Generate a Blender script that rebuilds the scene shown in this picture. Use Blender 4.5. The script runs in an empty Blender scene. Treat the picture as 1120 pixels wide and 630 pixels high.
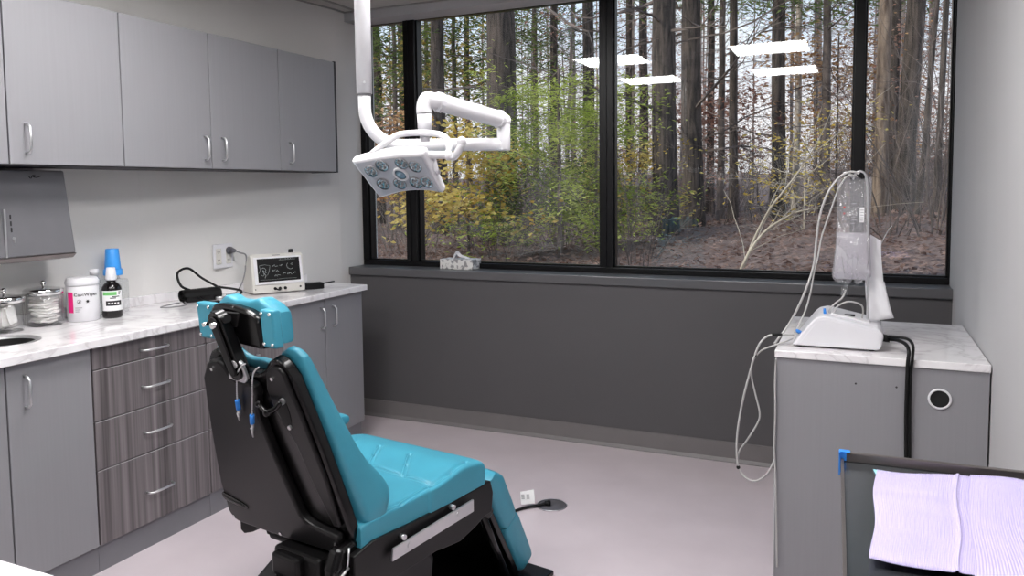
import bpy, bmesh, math, random
from mathutils import Vector, Matrix
from math import sin, cos, pi, radians as rad, atan2, sqrt

SC = bpy.context.scene
COL = SC.collection
V3 = Vector

# ------------------------------------------------------------------ camera
F_PX, PPX, PPY = 861.016, 542.48, 267.41          # image taken as 1120 x 630
YAW, PITCH, ROLL = 0.43393, -0.070597, -0.012238
CAM = V3((2.99546, 0.0, 1.45518))
fw = V3((-sin(YAW) * cos(PITCH), cos(YAW) * cos(PITCH), sin(PITCH)))
r0 = V3((cos(YAW), sin(YAW), 0)); u0 = r0.cross(fw)
RT = r0 * cos(ROLL) + u0 * sin(ROLL); UP = u0 * cos(ROLL) - r0 * sin(ROLL)
cam = bpy.data.cameras.new('camera'); co = bpy.data.objects.new('camera', cam); COL.objects.link(co)
cam.sensor_width = 36; cam.lens = F_PX / 1120 * 36
cam.shift_x = (560 - PPX) / 1120; cam.shift_y = (PPY - 315) / 1120
cam.clip_start = 0.02; cam.clip_end = 300
co.matrix_world = Matrix(((RT.x, UP.x, -fw.x, CAM.x), (RT.y, UP.y, -fw.y, CAM.y), (RT.z, UP.z, -fw.z, CAM.z), (0, 0, 0, 1)))
SC.camera = co

def ray(px, py): return fw + RT * ((px - PPX) / F_PX) - UP * ((py - PPY) / F_PX)
def on(px, py, ax, v):                              # survey helper: where a sight line meets a plane of the room
    d = ray(px, py); return CAM + d * ((v - CAM[ax]) / d[ax])
def onpl(px, py, p0, n):
    d = ray(px, py); return CAM + d * ((V3(p0) - CAM).dot(n) / d.dot(n))
def atd(px, py, dep): return CAM + ray(px, py) * dep

# ------------------------------------------------------------------ materials
def _nodes(name):
    m = bpy.data.materials.new(name); m.use_nodes = True
    nt = m.node_tree; nt.nodes.clear()
    out = nt.nodes.new('ShaderNodeOutputMaterial')
    return m, nt, out
def lin(c):
    if isinstance(c, str):
        c = tuple(int(c[i:i + 2], 16) / 255 for i in (0, 2, 4))
        c = tuple(x / 12.92 if x <= .04045 else ((x + .055) / 1.055) ** 2.4 for x in c)
    return (c[0], c[1], c[2], 1)
def mat(name, col, rough=.5, metal=0., var=.04, vscale=8., bump=0., bscale=200., stretch=None, col2=None, coat=0., spec=.5, trans=0., cpos=(.35, .65), alpha=1.):
    m, nt, out = _nodes(name)
    b = nt.nodes.new('ShaderNodeBsdfPrincipled'); nt.links.new(b.outputs[0], out.inputs[0])
    b.inputs['Roughness'].default_value = rough; b.inputs['Metallic'].default_value = metal
    b.inputs['Coat Weight'].default_value = coat; b.inputs['Specular IOR Level'].default_value = spec
    b.inputs['Transmission Weight'].default_value = trans; b.inputs['Alpha'].default_value = alpha
    c = lin(col)
    if col2 is None: lo = tuple(x * (1 - var) for x in c[:3]) + (1,); hi = tuple(min(1, x * (1 + var)) for x in c[:3]) + (1,)
    else: lo, hi = c, lin(col2)
    g = nt.nodes.new('ShaderNodeNewGeometry')
    mp = nt.nodes.new('ShaderNodeMapping'); nt.links.new(g.outputs['Position'], mp.inputs[0])
    if stretch: mp.inputs['Scale'].default_value = stretch
    n = nt.nodes.new('ShaderNodeTexNoise'); n.inputs['Scale'].default_value = vscale; n.inputs['Detail'].default_value = 4
    nt.links.new(mp.outputs[0], n.inputs[0])
    cr = nt.nodes.new('ShaderNodeValToRGB'); cr.color_ramp.elements[0].color = lo; cr.color_ramp.elements[1].color = hi
    cr.color_ramp.elements[0].position, cr.color_ramp.elements[1].position = cpos
    nt.links.new(n.outputs[0], cr.inputs[0]); nt.links.new(cr.outputs[0], b.inputs['Base Color'])
    if bump:
        n2 = nt.nodes.new('ShaderNodeTexNoise'); n2.inputs['Scale'].default_value = bscale; n2.inputs['Detail'].default_value = 2
        nt.links.new(mp.outputs[0], n2.inputs[0])
        bp = nt.nodes.new('ShaderNodeBump'); bp.inputs['Strength'].default_value = bump; bp.inputs['Distance'].default_value = .003
        nt.links.new(n2.outputs[0], bp.inputs['Height']); nt.links.new(bp.outputs[0], b.inputs['Normal'])
    return m
def emat(name, col, st):
    m, nt, out = _nodes(name)
    e = nt.nodes.new('ShaderNodeEmission'); e.inputs[0].default_value = lin(col); e.inputs[1].default_value = st
    nt.links.new(e.outputs[0], out.inputs[0]); return m
def clear(name, tint, fres=1.45, rough=.02, haze=0., hazecol=(1, 1, 1), wrinkle=0.):
    m, nt, out = _nodes(name)
    t = nt.nodes.new('ShaderNodeBsdfTransparent'); t.inputs[0].default_value = lin(tint)
    gl = nt.nodes.new('ShaderNodeBsdfGlossy'); gl.inputs['Roughness'].default_value = rough
    lw = nt.nodes.new('ShaderNodeLayerWeight'); lw.inputs[0].default_value = .5
    pw = nt.nodes.new('ShaderNodeMath'); pw.operation = 'POWER'; pw.inputs[1].default_value = 5; nt.links.new(lw.outputs['Facing'], pw.inputs[0])
    f0 = ((fres - 1) / (fres + 1)) ** 2
    fr = nt.nodes.new('ShaderNodeMath'); fr.operation = 'MULTIPLY_ADD'; fr.inputs[1].default_value = 1 - f0; fr.inputs[2].default_value = f0; nt.links.new(pw.outputs[0], fr.inputs[0])
    mx = nt.nodes.new('ShaderNodeMixShader'); nt.links.new(fr.outputs[0], mx.inputs[0])
    if wrinkle:
        nz = nt.nodes.new('ShaderNodeTexNoise'); nz.inputs['Scale'].default_value = 34; nz.inputs['Detail'].default_value = 2; nz.inputs['Distortion'].default_value = 1.2
        gp_ = nt.nodes.new('ShaderNodeNewGeometry'); mp_ = nt.nodes.new('ShaderNodeMapping'); mp_.inputs['Scale'].default_value = (1.6, 1.6, .5)
        nt.links.new(gp_.outputs['Position'], mp_.inputs[0]); nt.links.new(mp_.outputs[0], nz.inputs[0])
        bp_ = nt.nodes.new('ShaderNodeBump'); bp_.inputs['Strength'].default_value = wrinkle; bp_.inputs['Distance'].default_value = .02; nt.links.new(nz.outputs[0], bp_.inputs['Height'])
        nt.links.new(bp_.outputs[0], gl.inputs['Normal']); nt.links.new(bp_.outputs[0], lw.inputs['Normal'])
    base = t
    if haze:
        d = nt.nodes.new('ShaderNodeBsdfDiffuse'); d.inputs[0].default_value = lin(hazecol)
        tl = nt.nodes.new('ShaderNodeBsdfTranslucent'); tl.inputs[0].default_value = lin(hazecol)
        ad = nt.nodes.new('ShaderNodeMixShader'); ad.inputs[0].default_value = .5
        nt.links.new(d.outputs[0], ad.inputs[1]); nt.links.new(tl.outputs[0], ad.inputs[2])
        h = nt.nodes.new('ShaderNodeMixShader'); h.inputs[0].default_value = haze
        nt.links.new(t.outputs[0], h.inputs[1]); nt.links.new(ad.outputs[0], h.inputs[2]); base = h
    nt.links.new(base.outputs[0], mx.inputs[1]); nt.links.new(gl.outputs[0], mx.inputs[2])
    nt.links.new(mx.outputs[0], out.inputs[0]); return m
def leafmat(name, c1, c2, sc=3.):
    m, nt, out = _nodes(name)
    g = nt.nodes.new('ShaderNodeNewGeometry')
    n = nt.nodes.new('ShaderNodeTexNoise'); n.inputs['Scale'].default_value = sc; nt.links.new(g.outputs['Position'], n.inputs[0])
    cr = nt.nodes.new('ShaderNodeValToRGB'); cr.color_ramp.elements[0].color = lin(c1); cr.color_ramp.elements[1].color = lin(c2)
    cr.color_ramp.elements[0].position = .38; cr.color_ramp.elements[1].position = .62
    nt.links.new(n.outputs[0], cr.inputs[0])
    d = nt.nodes.new('ShaderNodeBsdfDiffuse'); t = nt.nodes.new('ShaderNodeBsdfTranslucent')
    mx = nt.nodes.new('ShaderNodeMixShader'); mx.inputs[0].default_value = .45
    for s in (d, t): nt.links.new(cr.outputs[0], s.inputs[0])
    nt.links.new(d.outputs[0], mx.inputs[1]); nt.links.new(t.outputs[0], mx.inputs[2]); nt.links.new(mx.outputs[0], out.inputs[0])
    return m

def marble(name):
    m, nt, out = _nodes(name)
    b = nt.nodes.new('ShaderNodeBsdfPrincipled'); nt.links.new(b.outputs[0], out.inputs[0])
    b.inputs['Roughness'].default_value = .05
    g = nt.nodes.new('ShaderNodeNewGeometry')
    n1 = nt.nodes.new('ShaderNodeTexNoise'); n1.inputs['Scale'].default_value = 3.2; n1.inputs['Detail'].default_value = 8; n1.inputs['Distortion'].default_value = 1.6
    nt.links.new(g.outputs['Position'], n1.inputs[0])
    cr = nt.nodes.new('ShaderNodeValToRGB')
    e = cr.color_ramp.elements
    e[0].position = .38; e[0].color = lin('e9e6e8')
    e[1].position = .47; e[1].color = lin('e2dfe1')
    x = e.new(.495); x.color = lin('d0ccce')
    x = e.new(.52); x.color = lin('e3e0e2')
    x = e.new(.60); x.color = lin('ebe9ea')
    nt.links.new(n1.outputs[0], cr.inputs[0]); nt.links.new(cr.outputs[0], b.inputs['Base Color'])
    return m

M = {}
M['wall_lit'] = mat('lit_wall_paint', 'd6d4d2', .75, var=.012, vscale=3, bump=.08, bscale=300)  # lighter copy of the wall paint; the left wall's brightness is put into its colour
M['wall'] = mat('wall_paint', 'b3b2b3', .75, var=.012, vscale=3, bump=.08, bscale=300)
M['dark_wall'] = mat('charcoal_paint', '504e50', .6, var=.02, vscale=3, bump=.05, bscale=300)
M['sill'] = mat('sill_paint', '59585a', .3, var=.02)
M['ceiling'] = mat('ceiling_tile', 'b8b5b0', .9, var=.03, vscale=60, bump=.3, bscale=150)
M['grid'] = mat('ceiling_grid', '8f8d89', .6)
M['floor'] = mat('floor_vinyl', 'bfb4b9', .33, col2='c8bdc2', vscale=2.5, bump=.04, bscale=120)
M['base'] = mat('rubber_base', '6f6b6b', .5, var=.03)
M['lam'] = mat('grey_laminate', '88878b', .42, col2='8a898d', vscale=4, stretch=(30, 30, .8))
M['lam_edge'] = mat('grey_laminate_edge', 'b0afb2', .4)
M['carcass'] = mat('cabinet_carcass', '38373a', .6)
M['toe'] = mat('toe_kick_grey', '76757a', .5)
M['wood'] = mat('dark_wood_grain', '4c4748', .42, col2='878082', vscale=1.0, stretch=(55, 55, .9), cpos=(.28, .72))
M['marble'] = marble('white_marble_quartz')
M['steel'] = mat('brushed_steel', 'd4d4d6', .36, .9, var=.03)
M['chrome'] = mat('chrome', 'dedede', .1, 1., var=.01)
M['frame'] = mat('black_window_frame', '060507', .35, var=.1, spec=.3)
M['glass'] = clear('window_glass', (.93, .95, .94), 1.5, 0.0)
M['teal'] = mat('teal_upholstery', '3c8ea4', .40, var=.04, vscale=9, bump=.10, bscale=420)
M['teal_seam'] = mat('teal_welt', '55a4b8', .4)
M['black'] = mat('black_gloss_plastic', '060506', .25, var=.1, spec=.4)
M['blackm'] = mat('black_satin_plastic', '0b0a0b', .40, var=.1, spec=.35)
M['coverm'] = mat('charcoal_plastic_cover', '201f21', .45)
M['rubber'] = mat('black_rubber', '080808', .55, spec=.3)
M['white'] = mat('white_enamel', 'dcdbde', .28, var=.01)
M['whitep'] = mat('white_plastic', 'd9d8dc', .35, var=.015)
M['offwhite'] = mat('off_white_plastic', 'cfccc6', .45, var=.02)
M['greyp'] = mat('grey_plastic', '7b7a7d', .4)
M['disp'] = mat('grey_dispenser_steel', '77767a', .34, .35, var=.03)
M['paper'] = mat('white_paper', 'dedde0', .8, var=.03, vscale=30, bump=.2, bscale=40)
M['lilac'] = mat('lilac_paper', 'c3b9de', .85, var=.02, vscale=20)
M['cyan'] = mat('cyan_backing', '9fdde8', .7)
M['blue'] = mat('blue_tape', '2f86e0', .5)
M['bluecup'] = mat('blue_cup_plastic', '3b94e2', .35, var=.03)
M['pink'] = mat('pink_label', 'e02078', .45)
M['green'] = mat('green_label', '69b868', .5)
M['ink'] = mat('black_ink', '141316', .6)
M['red'] = mat('red_plastic', 'b5221c', .4)
M['tube'] = mat('clear_grey_tubing', 'b3b1b0', .3, var=.03)
M['tray'] = mat('dark_tray_steel', '686c70', .2, .75, var=.06)
M['rim'] = mat('tray_rim_steel', '7a7371', .34, .7, var=.05)
M['dark'] = mat('dark_recess', '040404', .7)
M['screen'] = mat('display_black', '060607', .12)
M['glow'] = emat('display_glow', (.8, .85, .85), .36)
M['panel'] = emat('light_diffuser', (1., .985, .978), 29.5)
M['tape'] = mat('white_tag', 'e6e6e6', .6)
M['jar'] = clear('jar_glass', (.975, .98, .98), 1.45, .02)
M['clearp'] = clear('clear_plastic', (.94, .95, .95), 1.4, .05, .10, (.85, .86, .88))
M['bag'] = clear('clear_bag_film', (.97, .96, .97), 1.7, .10, .20, (.95, .94, .96), .9)
M['fluid'] = clear('bag_fluid', (.95, .94, .97), 1.6, .08, .42, (.97, .95, .98), .9)
M['cotton'] = mat('white_gauze', 'f2efed', .9, var=.05, vscale=60, bump=.3, bscale=120)
M['amber'] = mat('black_bottle', '100d0e', .15)
M['label'] = mat('white_label', 'e9e9ea', .5)
M['greylabel'] = mat('grey_print', '8f8e92', .6)
M['disc'] = mat('floor_box_cover', '5c5a5e', .4, .3)
M['reflector'] = mat('led_reflector', 'e2e2e4', .10, 1., var=.3, vscale=140, bump=1., bscale=170)
M['lens'] = mat('blue_grey_lens', '6e8797', .15, .2)
M['bark'] = mat('pine_bark', '2c2623', .95, col2='60544d', vscale=2.2, stretch=(14, 14, 1.6), bump=.9, bscale=6)
M['hazed_bark'] = mat('hazed_trunk_bark', '6b605a', .95, col2='a3958d', vscale=2.2, stretch=(10, 10, 1.2))  # distance haze mixed into this paler bark colour
M['hazed_twig'] = mat('hazed_twigs', '857770', .95, col2='b5a69e', vscale=3)  # twigs paled by the same painted-in haze
M['pink_twig'] = mat('pinkish_twigs', '8a7570', .95, col2='c4aca4', vscale=3)
M['bark_tan'] = mat('tan_bark', '54443a', .95, col2='94806f', vscale=2.0, stretch=(12, 12, 1.5), bump=.8, bscale=6)
M['pink_twig'] = mat('pinkish_twigs', '8a7570', .95, col2='c4aca4', vscale=3)
M['bark_pale'] = mat('pale_bark', '8d8177', .95, col2='c5b9ae', vscale=3, stretch=(9, 9, 2))
M['twig'] = mat('grey_brown_twigs', '4a403b', .95, col2='7d6f69', vscale=3)
M['twig_pale'] = mat('pale_twigs', 'a89a88', .9, col2='cfc2b0', vscale=3)
M['litter'] = mat('leaf_litter', '4a3832', .95, col2='8c746c', vscale=26, bump=.8, bscale=45, cpos=(.3, .7))
M['leaf_brown'] = leafmat('brown_leaves', '6e5248', 'ac9084', 5)
M['leaf_orange'] = leafmat('orange_leaves', 'b07c54', 'e0ba8c', 3)
M['leaf_yellow'] = leafmat('yellow_leaves', 'c2a044', 'e8d486', 2.)
M['leaf_lime'] = leafmat('lime_needles', '8a9c3c', 'd0d676', 1.8)
M['leaf_green'] = leafmat('green_needles', '4c6236', '8c9c56', 1.6)
M['leaf_rust'] = leafmat('rust_leaves', '96685a', 'd2a894', 3)

# ------------------------------------------------------------------ object helpers
WM = {}                                            # world matrices, kept by hand
def props(o, label=None, cat=None, group=None, kind=None):
    if label: o['label'] = label
    if cat: o['category'] = cat
    if group: o['group'] = group
    if kind: o['kind'] = kind
    return o
def thing(name, label, cat, loc=(0, 0, 0), rotz=0., group=None):
    o = bpy.data.objects.new(name, None); COL.objects.link(o)
    o.location = loc; o.rotation_euler = (0, 0, rotz); o.empty_display_size = .1
    WM[o.name] = Matrix.Translation(V3(loc)) @ Matrix.Rotation(rotz, 4, 'Z')
    return props(o, label, cat, group)

class MB:
    """collects shapes and links them as one mesh object"""
    def __init__(s): s.bm = bmesh.new()
    def _add(s, vs, fs, sm=False):
        v = [s.bm.verts.new(p) for p in vs]; out = []
        for f in fs:
            try:
                q = s.bm.faces.new([v[i] for i in f]); q.smooth = sm; out.append(q)
            except ValueError: pass
        return v, out
    def box(s, lo, hi, bev=0., mtx=None, seg=2):
        x0, y0, z0 = lo; x1, y1, z1 = hi
        P = [(x0, y0, z0), (x1, y0, z0), (x1, y1, z0), (x0, y1, z0), (x0, y0, z1), (x1, y0, z1), (x1, y1, z1), (x0, y1, z1)]
        if mtx is not None: P = [mtx @ V3(p) for p in P]
        v, f = s._add(P, [(3, 2, 1, 0), (4, 5, 6, 7), (0, 1, 5, 4), (1, 2, 6, 5), (2, 3, 7, 6), (3, 0, 4, 7)])
        if bev:
            e = list({e for q in f for e in q.edges})
            bmesh.ops.bevel(s.bm, geom=e, offset=bev, segments=seg, affect='EDGES', profile=.5)
        return s
    def prism(s, poly, ext, bev=0., seg=2, sm=False):
        """closed polygon of 3-D points extruded by vector ext"""
        ext = V3(ext); n = len(poly); P = [V3(p) for p in poly]
        v, f = s._add(P + [p + ext for p in P], [tuple(range(n))[::-1], tuple(range(n, 2 * n))] + [(i, (i + 1) % n, n + (i + 1) % n, n + i) for i in range(n)], sm)
        bmesh.ops.recalc_face_normals(s.bm, faces=f)
        if bev:
            e = list({e for q in f for e in q.edges})
            bmesh.ops.bevel(s.bm, geom=e, offset=bev, segments=seg, affect='EDGES', profile=.5)
        return s
    def cyl(s, a, b, r, r2=None, seg=20, cap=True, bev=0.):
        a, b = V3(a), V3(b); r2 = r if r2 is None else r2
        d = (b - a).normalized(); q = d.to_track_quat('Z', 'Y')
        R = [(cos(2 * pi * i / seg), sin(2 * pi * i / seg)) for i in range(seg)]
        P = [a + q @ V3((x * r, y * r, 0)) for x, y in R] + [b + q @ V3((x * r2, y * r2, 0)) for x, y in R]
        F = [(i, (i + 1) % seg, seg + (i + 1) % seg, seg + i) for i in range(seg)]
        v, f = s._add(P, F, True)
        if cap:
            c1 = s.bm.faces.new(v[:seg][::-1]); c2 = s.bm.faces.new(v[seg:])
            if bev: bmesh.ops.bevel(s.bm, geom=list(set(c1.edges) | set(c2.edges)), offset=bev, segments=2, affect='EDGES', profile=.5)
        return s
    def lathe(s, prof, c, seg=28, axis=None, sx=1., sy=1., cap=True):
        """profile [(radius, height)...] about an axis through c"""
        c = V3(c); q = (V3(axis).normalized().to_track_quat('Z', 'Y') if axis else None)
        P = []; F = []
        for r, h in prof:
            for i in range(seg):
                p = V3((r * cos(2 * pi * i / seg) * sx, r * sin(2 * pi * i / seg) * sy, h))
                P.append(c + (q @ p if q else p))
        for k in range(len(prof) - 1):
            for i in range(seg):
                j = (i + 1) % seg
                F.append((k * seg + i, k * seg + j, (k + 1) * seg + j, (k + 1) * seg + i))
        v, f = s._add(P, F, True)
        for k in (0, len(prof) - 1):
            if cap and prof[k][0] > 1e-5:
                ring = v[k * seg:(k + 1) * seg]
                s.bm.faces.new(ring[::-1] if k == 0 else ring)
        return s
    def tube(s, pts, r, seg=8, rs=None, cap=True, smooth=0):
        pts = [V3(p) for p in pts]
        if smooth: pts = spline(pts, smooth)
        n = len(pts); rr = [r] * n if rs is None else [rs[0] + (rs[1] - rs[0]) * i / (n - 1) for i in range(n)]
        t0 = (pts[1] - pts[0]).normalized()
        nrm = t0.orthogonal().normalized(); rings = []
        for i, p in enumerate(pts):
            t = (pts[min(i + 1, n - 1)] - pts[max(i - 1, 0)])
            if t.length < 1e-9: t = t0
            t.normalize()
            nrm = (nrm - t * nrm.dot(t))
            nrm = nrm.normalized() if nrm.length > 1e-6 else t.orthogonal().normalized()
            b = t.cross(nrm)
            rings.append([p + (nrm * cos(2 * pi * k / seg) + b * sin(2 * pi * k / seg)) * rr[i] for k in range(seg)])
        P = [q for g in rings for q in g]
        F = [(i * seg + k, i * seg + (k + 1) % seg, (i + 1) * seg + (k + 1) % seg, (i + 1) * seg + k) for i in range(n - 1) for k in range(seg)]
        v, f = s._add(P, F, True)
        if cap:
            s.bm.faces.new(v[:seg][::-1]); s.bm.faces.new(v[-seg:])
        return s
    def quad(s, a, b, c, d): s._add([a, b, c, d], [(0, 1, 2, 3)]); return s
    def grid(s, fn, nu, nv, sm=True, closeu=False):
        P = [fn(i / nu, j / nv) for j in range(nv + 1) for i in range(nu + 1)]
        F = [(j * (nu + 1) + i, j * (nu + 1) + i + 1, (j + 1) * (nu + 1) + i + 1, (j + 1) * (nu + 1) + i) for j in range(nv) for i in range(nu)]
        s._add(P, F, sm); return s
    def pillow(s, fn, nu, nv, pw=5.):
        """closed cushion: fn(u, v, t) with u, v in -1..1 and t in 0 (back) .. 1 (front)"""
        def cl(x): return sin(pi / 2 * x)
        P = []; F = []; idx = {}
        for side in (0, 1):
            for j in range(nv + 1):
                for i in range(nu + 1):
                    u = cl(-1 + 2 * i / nu); v = cl(-1 + 2 * j / nv)
                    edge = i in (0, nu) or j in (0, nv)
                    if edge and side == 1: idx[(1, i, j)] = idx[(0, i, j)]; continue
                    h = (max(0, 1 - abs(u) ** pw) * max(0, 1 - abs(v) ** pw)) ** (1 / pw)
                    t = .5 + (.5 if side else -.5) * h
                    idx[(side, i, j)] = len(P); P.append(fn(u, v, t))
        for side in (0, 1):
            for j in range(nv):
                for i in range(nu):
                    q = (idx[(side, i, j)], idx[(side, i + 1, j)], idx[(side, i + 1, j + 1)], idx[(side, i, j + 1)])
                    F.append(q if side else q[::-1])
        v, f = s._add(P, F, True)
        bmesh.ops.recalc_face_normals(s.bm, faces=f)
        return s
    def ball(s, c, r, sx=1, sy=1, sz=1, seg=14):
        n = seg // 2
        return s.lathe([(max(1e-6, r * sin(pi * i / n)), -r * cos(pi * i / n) * sz) for i in range(n + 1)], c, seg, sx=sx, sy=sy)
    def build(s, name, m, parent=None, local=False, label=None):
        me = bpy.data.meshes.new(name)
        if parent is not None and not local:
            s.bm.transform(WM[parent.name].inverted())
        s.bm.to_mesh(me); s.bm.free()
        me.materials.append(M[m] if isinstance(m, str) else m)
        o = bpy.data.objects.new(name, me); COL.objects.link(o)
        if parent is not None:
            o.parent = parent; WM[o.name] = WM[parent.name]
        else: WM[o.name] = Matrix()
        if label: o['label'] = label
        return o
    def base_build(s, name, m, label, cat, group=None):
        """a thing that is one mesh, with its origin at its base"""
        vs = [v.co for v in s.bm.verts]
        c = V3(((min(v.x for v in vs) + max(v.x for v in vs)) / 2, (min(v.y for v in vs) + max(v.y for v in vs)) / 2, min(v.z for v in vs)))
        s.bm.transform(Matrix.Translation(-c))
        o = s.build(name, m); o.location = c; WM[o.name] = Matrix.Translation(c)
        return props(o, label, cat, group)

def spline(P, k=6):
    P = [V3(p) for p in P]; out = []
    for i in range(len(P) - 1):
        p0 = P[max(i - 1, 0)]; p1 = P[i]; p2 = P[i + 1]; p3 = P[min(i + 2, len(P) - 1)]
        for j in range(k):
            t = j / k
            out.append(.5 * ((2 * p1) + (p2 - p0) * t + (2 * p0 - 5 * p1 + 4 * p2 - p3) * t * t + (3 * p1 - p0 - 3 * p2 + p3) * t ** 3))
    out.append(P[-1]); return out
def lerp(tab, x):
    if x <= tab[0][0]: return tab[0][1]
    for (a, p), (b, q) in zip(tab, tab[1:]):
        if x <= b: return p + (q - p) * (x - a) / (b - a)
    return tab[-1][1]
def struct(mb, name, m):
    o = mb.build(name, m); o['kind'] = 'structure'; return o
def sthing(name):
    o = bpy.data.objects.new(name, None); COL.objects.link(o); o['kind'] = 'structure'; WM[o.name] = Matrix(); return o
def dup(root, group=None, label=None, loc=None, rotz=None, scale=None):
    r = root.copy(); COL.objects.link(r)
    if loc is not None: r.location = loc
    if rotz is not None: r.rotation_euler[2] = rotz
    if scale is not None: r.scale = (scale, scale, scale)
    if label: r['label'] = label
    if group: r['group'] = group
    for ch in list(root.children):
        c = ch.copy(); COL.objects.link(c); c.parent = r
        for g in ch.children:
            d = g.copy(); COL.objects.link(d); d.parent = c
    return r
def text_mesh(txt, size):
    cu = bpy.data.curves.new('lettering', 'FONT'); cu.body = txt; cu.size = size; cu.extrude = .0004; cu.offset = size * .012; cu.space_character = 1.12; cu.resolution_u = 3
    o = bpy.data.objects.new('lettering', cu); COL.objects.link(o)
    bpy.context.view_layer.update()
    me = bpy.data.meshes.new_from_object(o.evaluated_get(bpy.context.evaluated_depsgraph_get()))
    bpy.data.objects.remove(o); bpy.data.curves.remove(cu)
    return me

# ------------------------------------------------------------------ room
XW, XC, XR = -.19, 0., 3.394       # wall beside cabinets, its boxed-out corner by the window, right wall
YK, YG, YB = 4.214, 4.415, -1.7    # face of the wall under the window, window, wall behind the camera
ZC, ZS, ZSB = 2.58, .963, .914
YT0, YT1 = 2.75, 4.12             # the left wall runs slightly inwards towards the window
def xw(y): return XW + (XC - XW) * max(0, min(1, (y - YT0) / (YT1 - YT0)))
def backbox(mb, x1, y0, y1, z0, z1):
    ys = [y0] + ([YT0] if y0 < YT0 < y1 else []) + [y1]
    mb.prism([(xw(y) + .0005, y, z0) for y in ys] + [(x1, y1, z0), (x1, y0, z0)], (0, 0, z1 - z0)); return mb
struct(MB().box((XW - .15, YB - .15, -.1), (XR + .15, YK + .45, 0)), 'floor', 'floor')
cl = MB(); cl.box((XW - .15, YB - .15, ZC), (XR + .15, YK + .45, ZC + .12)); struct(cl, 'ceiling', 'ceiling')
g = MB()
for k in range(-1, 7):
    x = .71 - .6096 + .6096 * k - .012
    if x > XW: g.box((x, YB, ZC - .003), (x + .024, YK, ZC + .002))
for k in range(11):
    y = YK - .42 - .6096 * k
    g.box((XW, y, ZC - .003), (XR, y + .024, ZC + .002))
g.box((XC, YK - .022, ZC - .004), (XR, YK, ZC + .002)).prism([(xw(y), y, ZC - .004) for y in (YB, YT0, YT1, YK)] + [(xw(y) + .02, y, ZC - .004) for y in (YK, YT1, YT0, YB)], (0, 0, .006))
struct(g, 'trim_1', 'grid')
wl = MB()
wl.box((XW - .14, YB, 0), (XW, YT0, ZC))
struct(wl, 'wall_left', 'wall_lit')
struct(MB().prism([(XW - .14, YT0, 0), (XW, YT0, 0), (XC, YT1, 0), (XC, YG + .12, 0), (XW - .14, YG + .12, 0)], (0, 0, ZC)), 'wall_left_window', 'wall_lit')
struct(MB().box((XR, YB, 0), (XR + .14, YG + .12, ZC)), 'wall_right', 'wall')
# wall behind the camera, with an opening to the corridor
wb = MB()
wb.box((XW - .14, YB - .14, 0), (.62, YB, ZC)).box((1.62, YB - .14, 0), (XR + .14, YB, ZC)).box((.62, YB - .14, 2.15), (1.62, YB, ZC))
struct(wb, 'wall_rear', 'wall')
dr = sthing('door_1')
MB().box((.62, YB - .10, 0), (1.62, YB - .06, 2.15), .003).build('door_panel', M['wood'], dr)
MB().cyl((.72, YB - .06, 1.0), (.72, YB - .01, 1.0), .012).cyl((.72, YB - .015, 1.0), (.84, YB - .015, 1.0), .010).build('door_handle', 'steel', dr)
# charcoal wall under the window, strip of wall above it
struct(MB().box((XC, YK, 0), (XR, YG + .12, ZSB)), 'wall_window', 'dark_wall')
struct(MB().box((XC, YK, 2.524), (XR, YG - .03, ZC)), 'wall_above_window', 'wall')
struct(MB().box((XC, YK - .02, ZSB), (XR, YG + .06, ZS), .004), 'trim_2', 'sill')
bs = MB()
bs.prism([(XC, YK, .107), (XC, YK - .008, .105), (XC, YK - .008, .02), (XC, YK - .02, .004), (XC, YK - .02, 0), (XC, YK, 0)], (XR - XC, 0, 0))
struct(bs, 'baseboard_window', 'base')
struct(MB().prism([(XR, YB, .105), (XR - .008, YB, .105), (XR - .008, YB, .02), (XR - .018, YB, .003), (XR - .018, YB, 0), (XR, YB, 0)], (0, 2.9 - YB, 0)), 'baseboard_right', 'base')
# window: black aluminium frame, four panes
wn = sthing('window_1')
fr = MB(); y0, y1 = YG - .05, YG + .05
fr.box((XC, y0, ZS), (XR, y1, .995), .003).box((XC, y0, 2.53), (XR, y1, ZC), .003)
fr.box((XC, y0, .995), (.041, y1, 2.53), .003).box((3.388, y0, .995), (XR, y1, 2.53), .001)
for a, b in ((.336, .419), (1.634, 1.711), (2.957, 3.003)): fr.box((a, y0, .995), (b, y1, 2.53), .003)
# glazing beads
for a, b in ((.041, .336), (.419, 1.634), (1.711, 2.957), (3.003, 3.388)):
    fr.box((a, YG - .028, .995), (b, YG + .01, 1.004)).box((a, YG - .028, 2.521), (b, YG + .01, 2.53))
    fr.box((a, YG - .028, .995), (a + .009, YG + .01, 2.53)).box((b - .009, YG - .028, .995), (b, YG + .01, 2.53))
fr.box((.366, y0 - .006, .995), (.372, y0, 2.53)).box((1.668, y0 - .006, .995), (1.675, y0, 2.53))
fr.build('window_frame', 'frame', wn)
for a, b in ((.041, .336), (.419, 1.634), (1.711, 2.957), (3.003, 3.388)):
    MB().box((a + .005, YG - .003, .999), (b - .005, YG + .003, 2.526)).build('pane', 'glass', wn)

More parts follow.
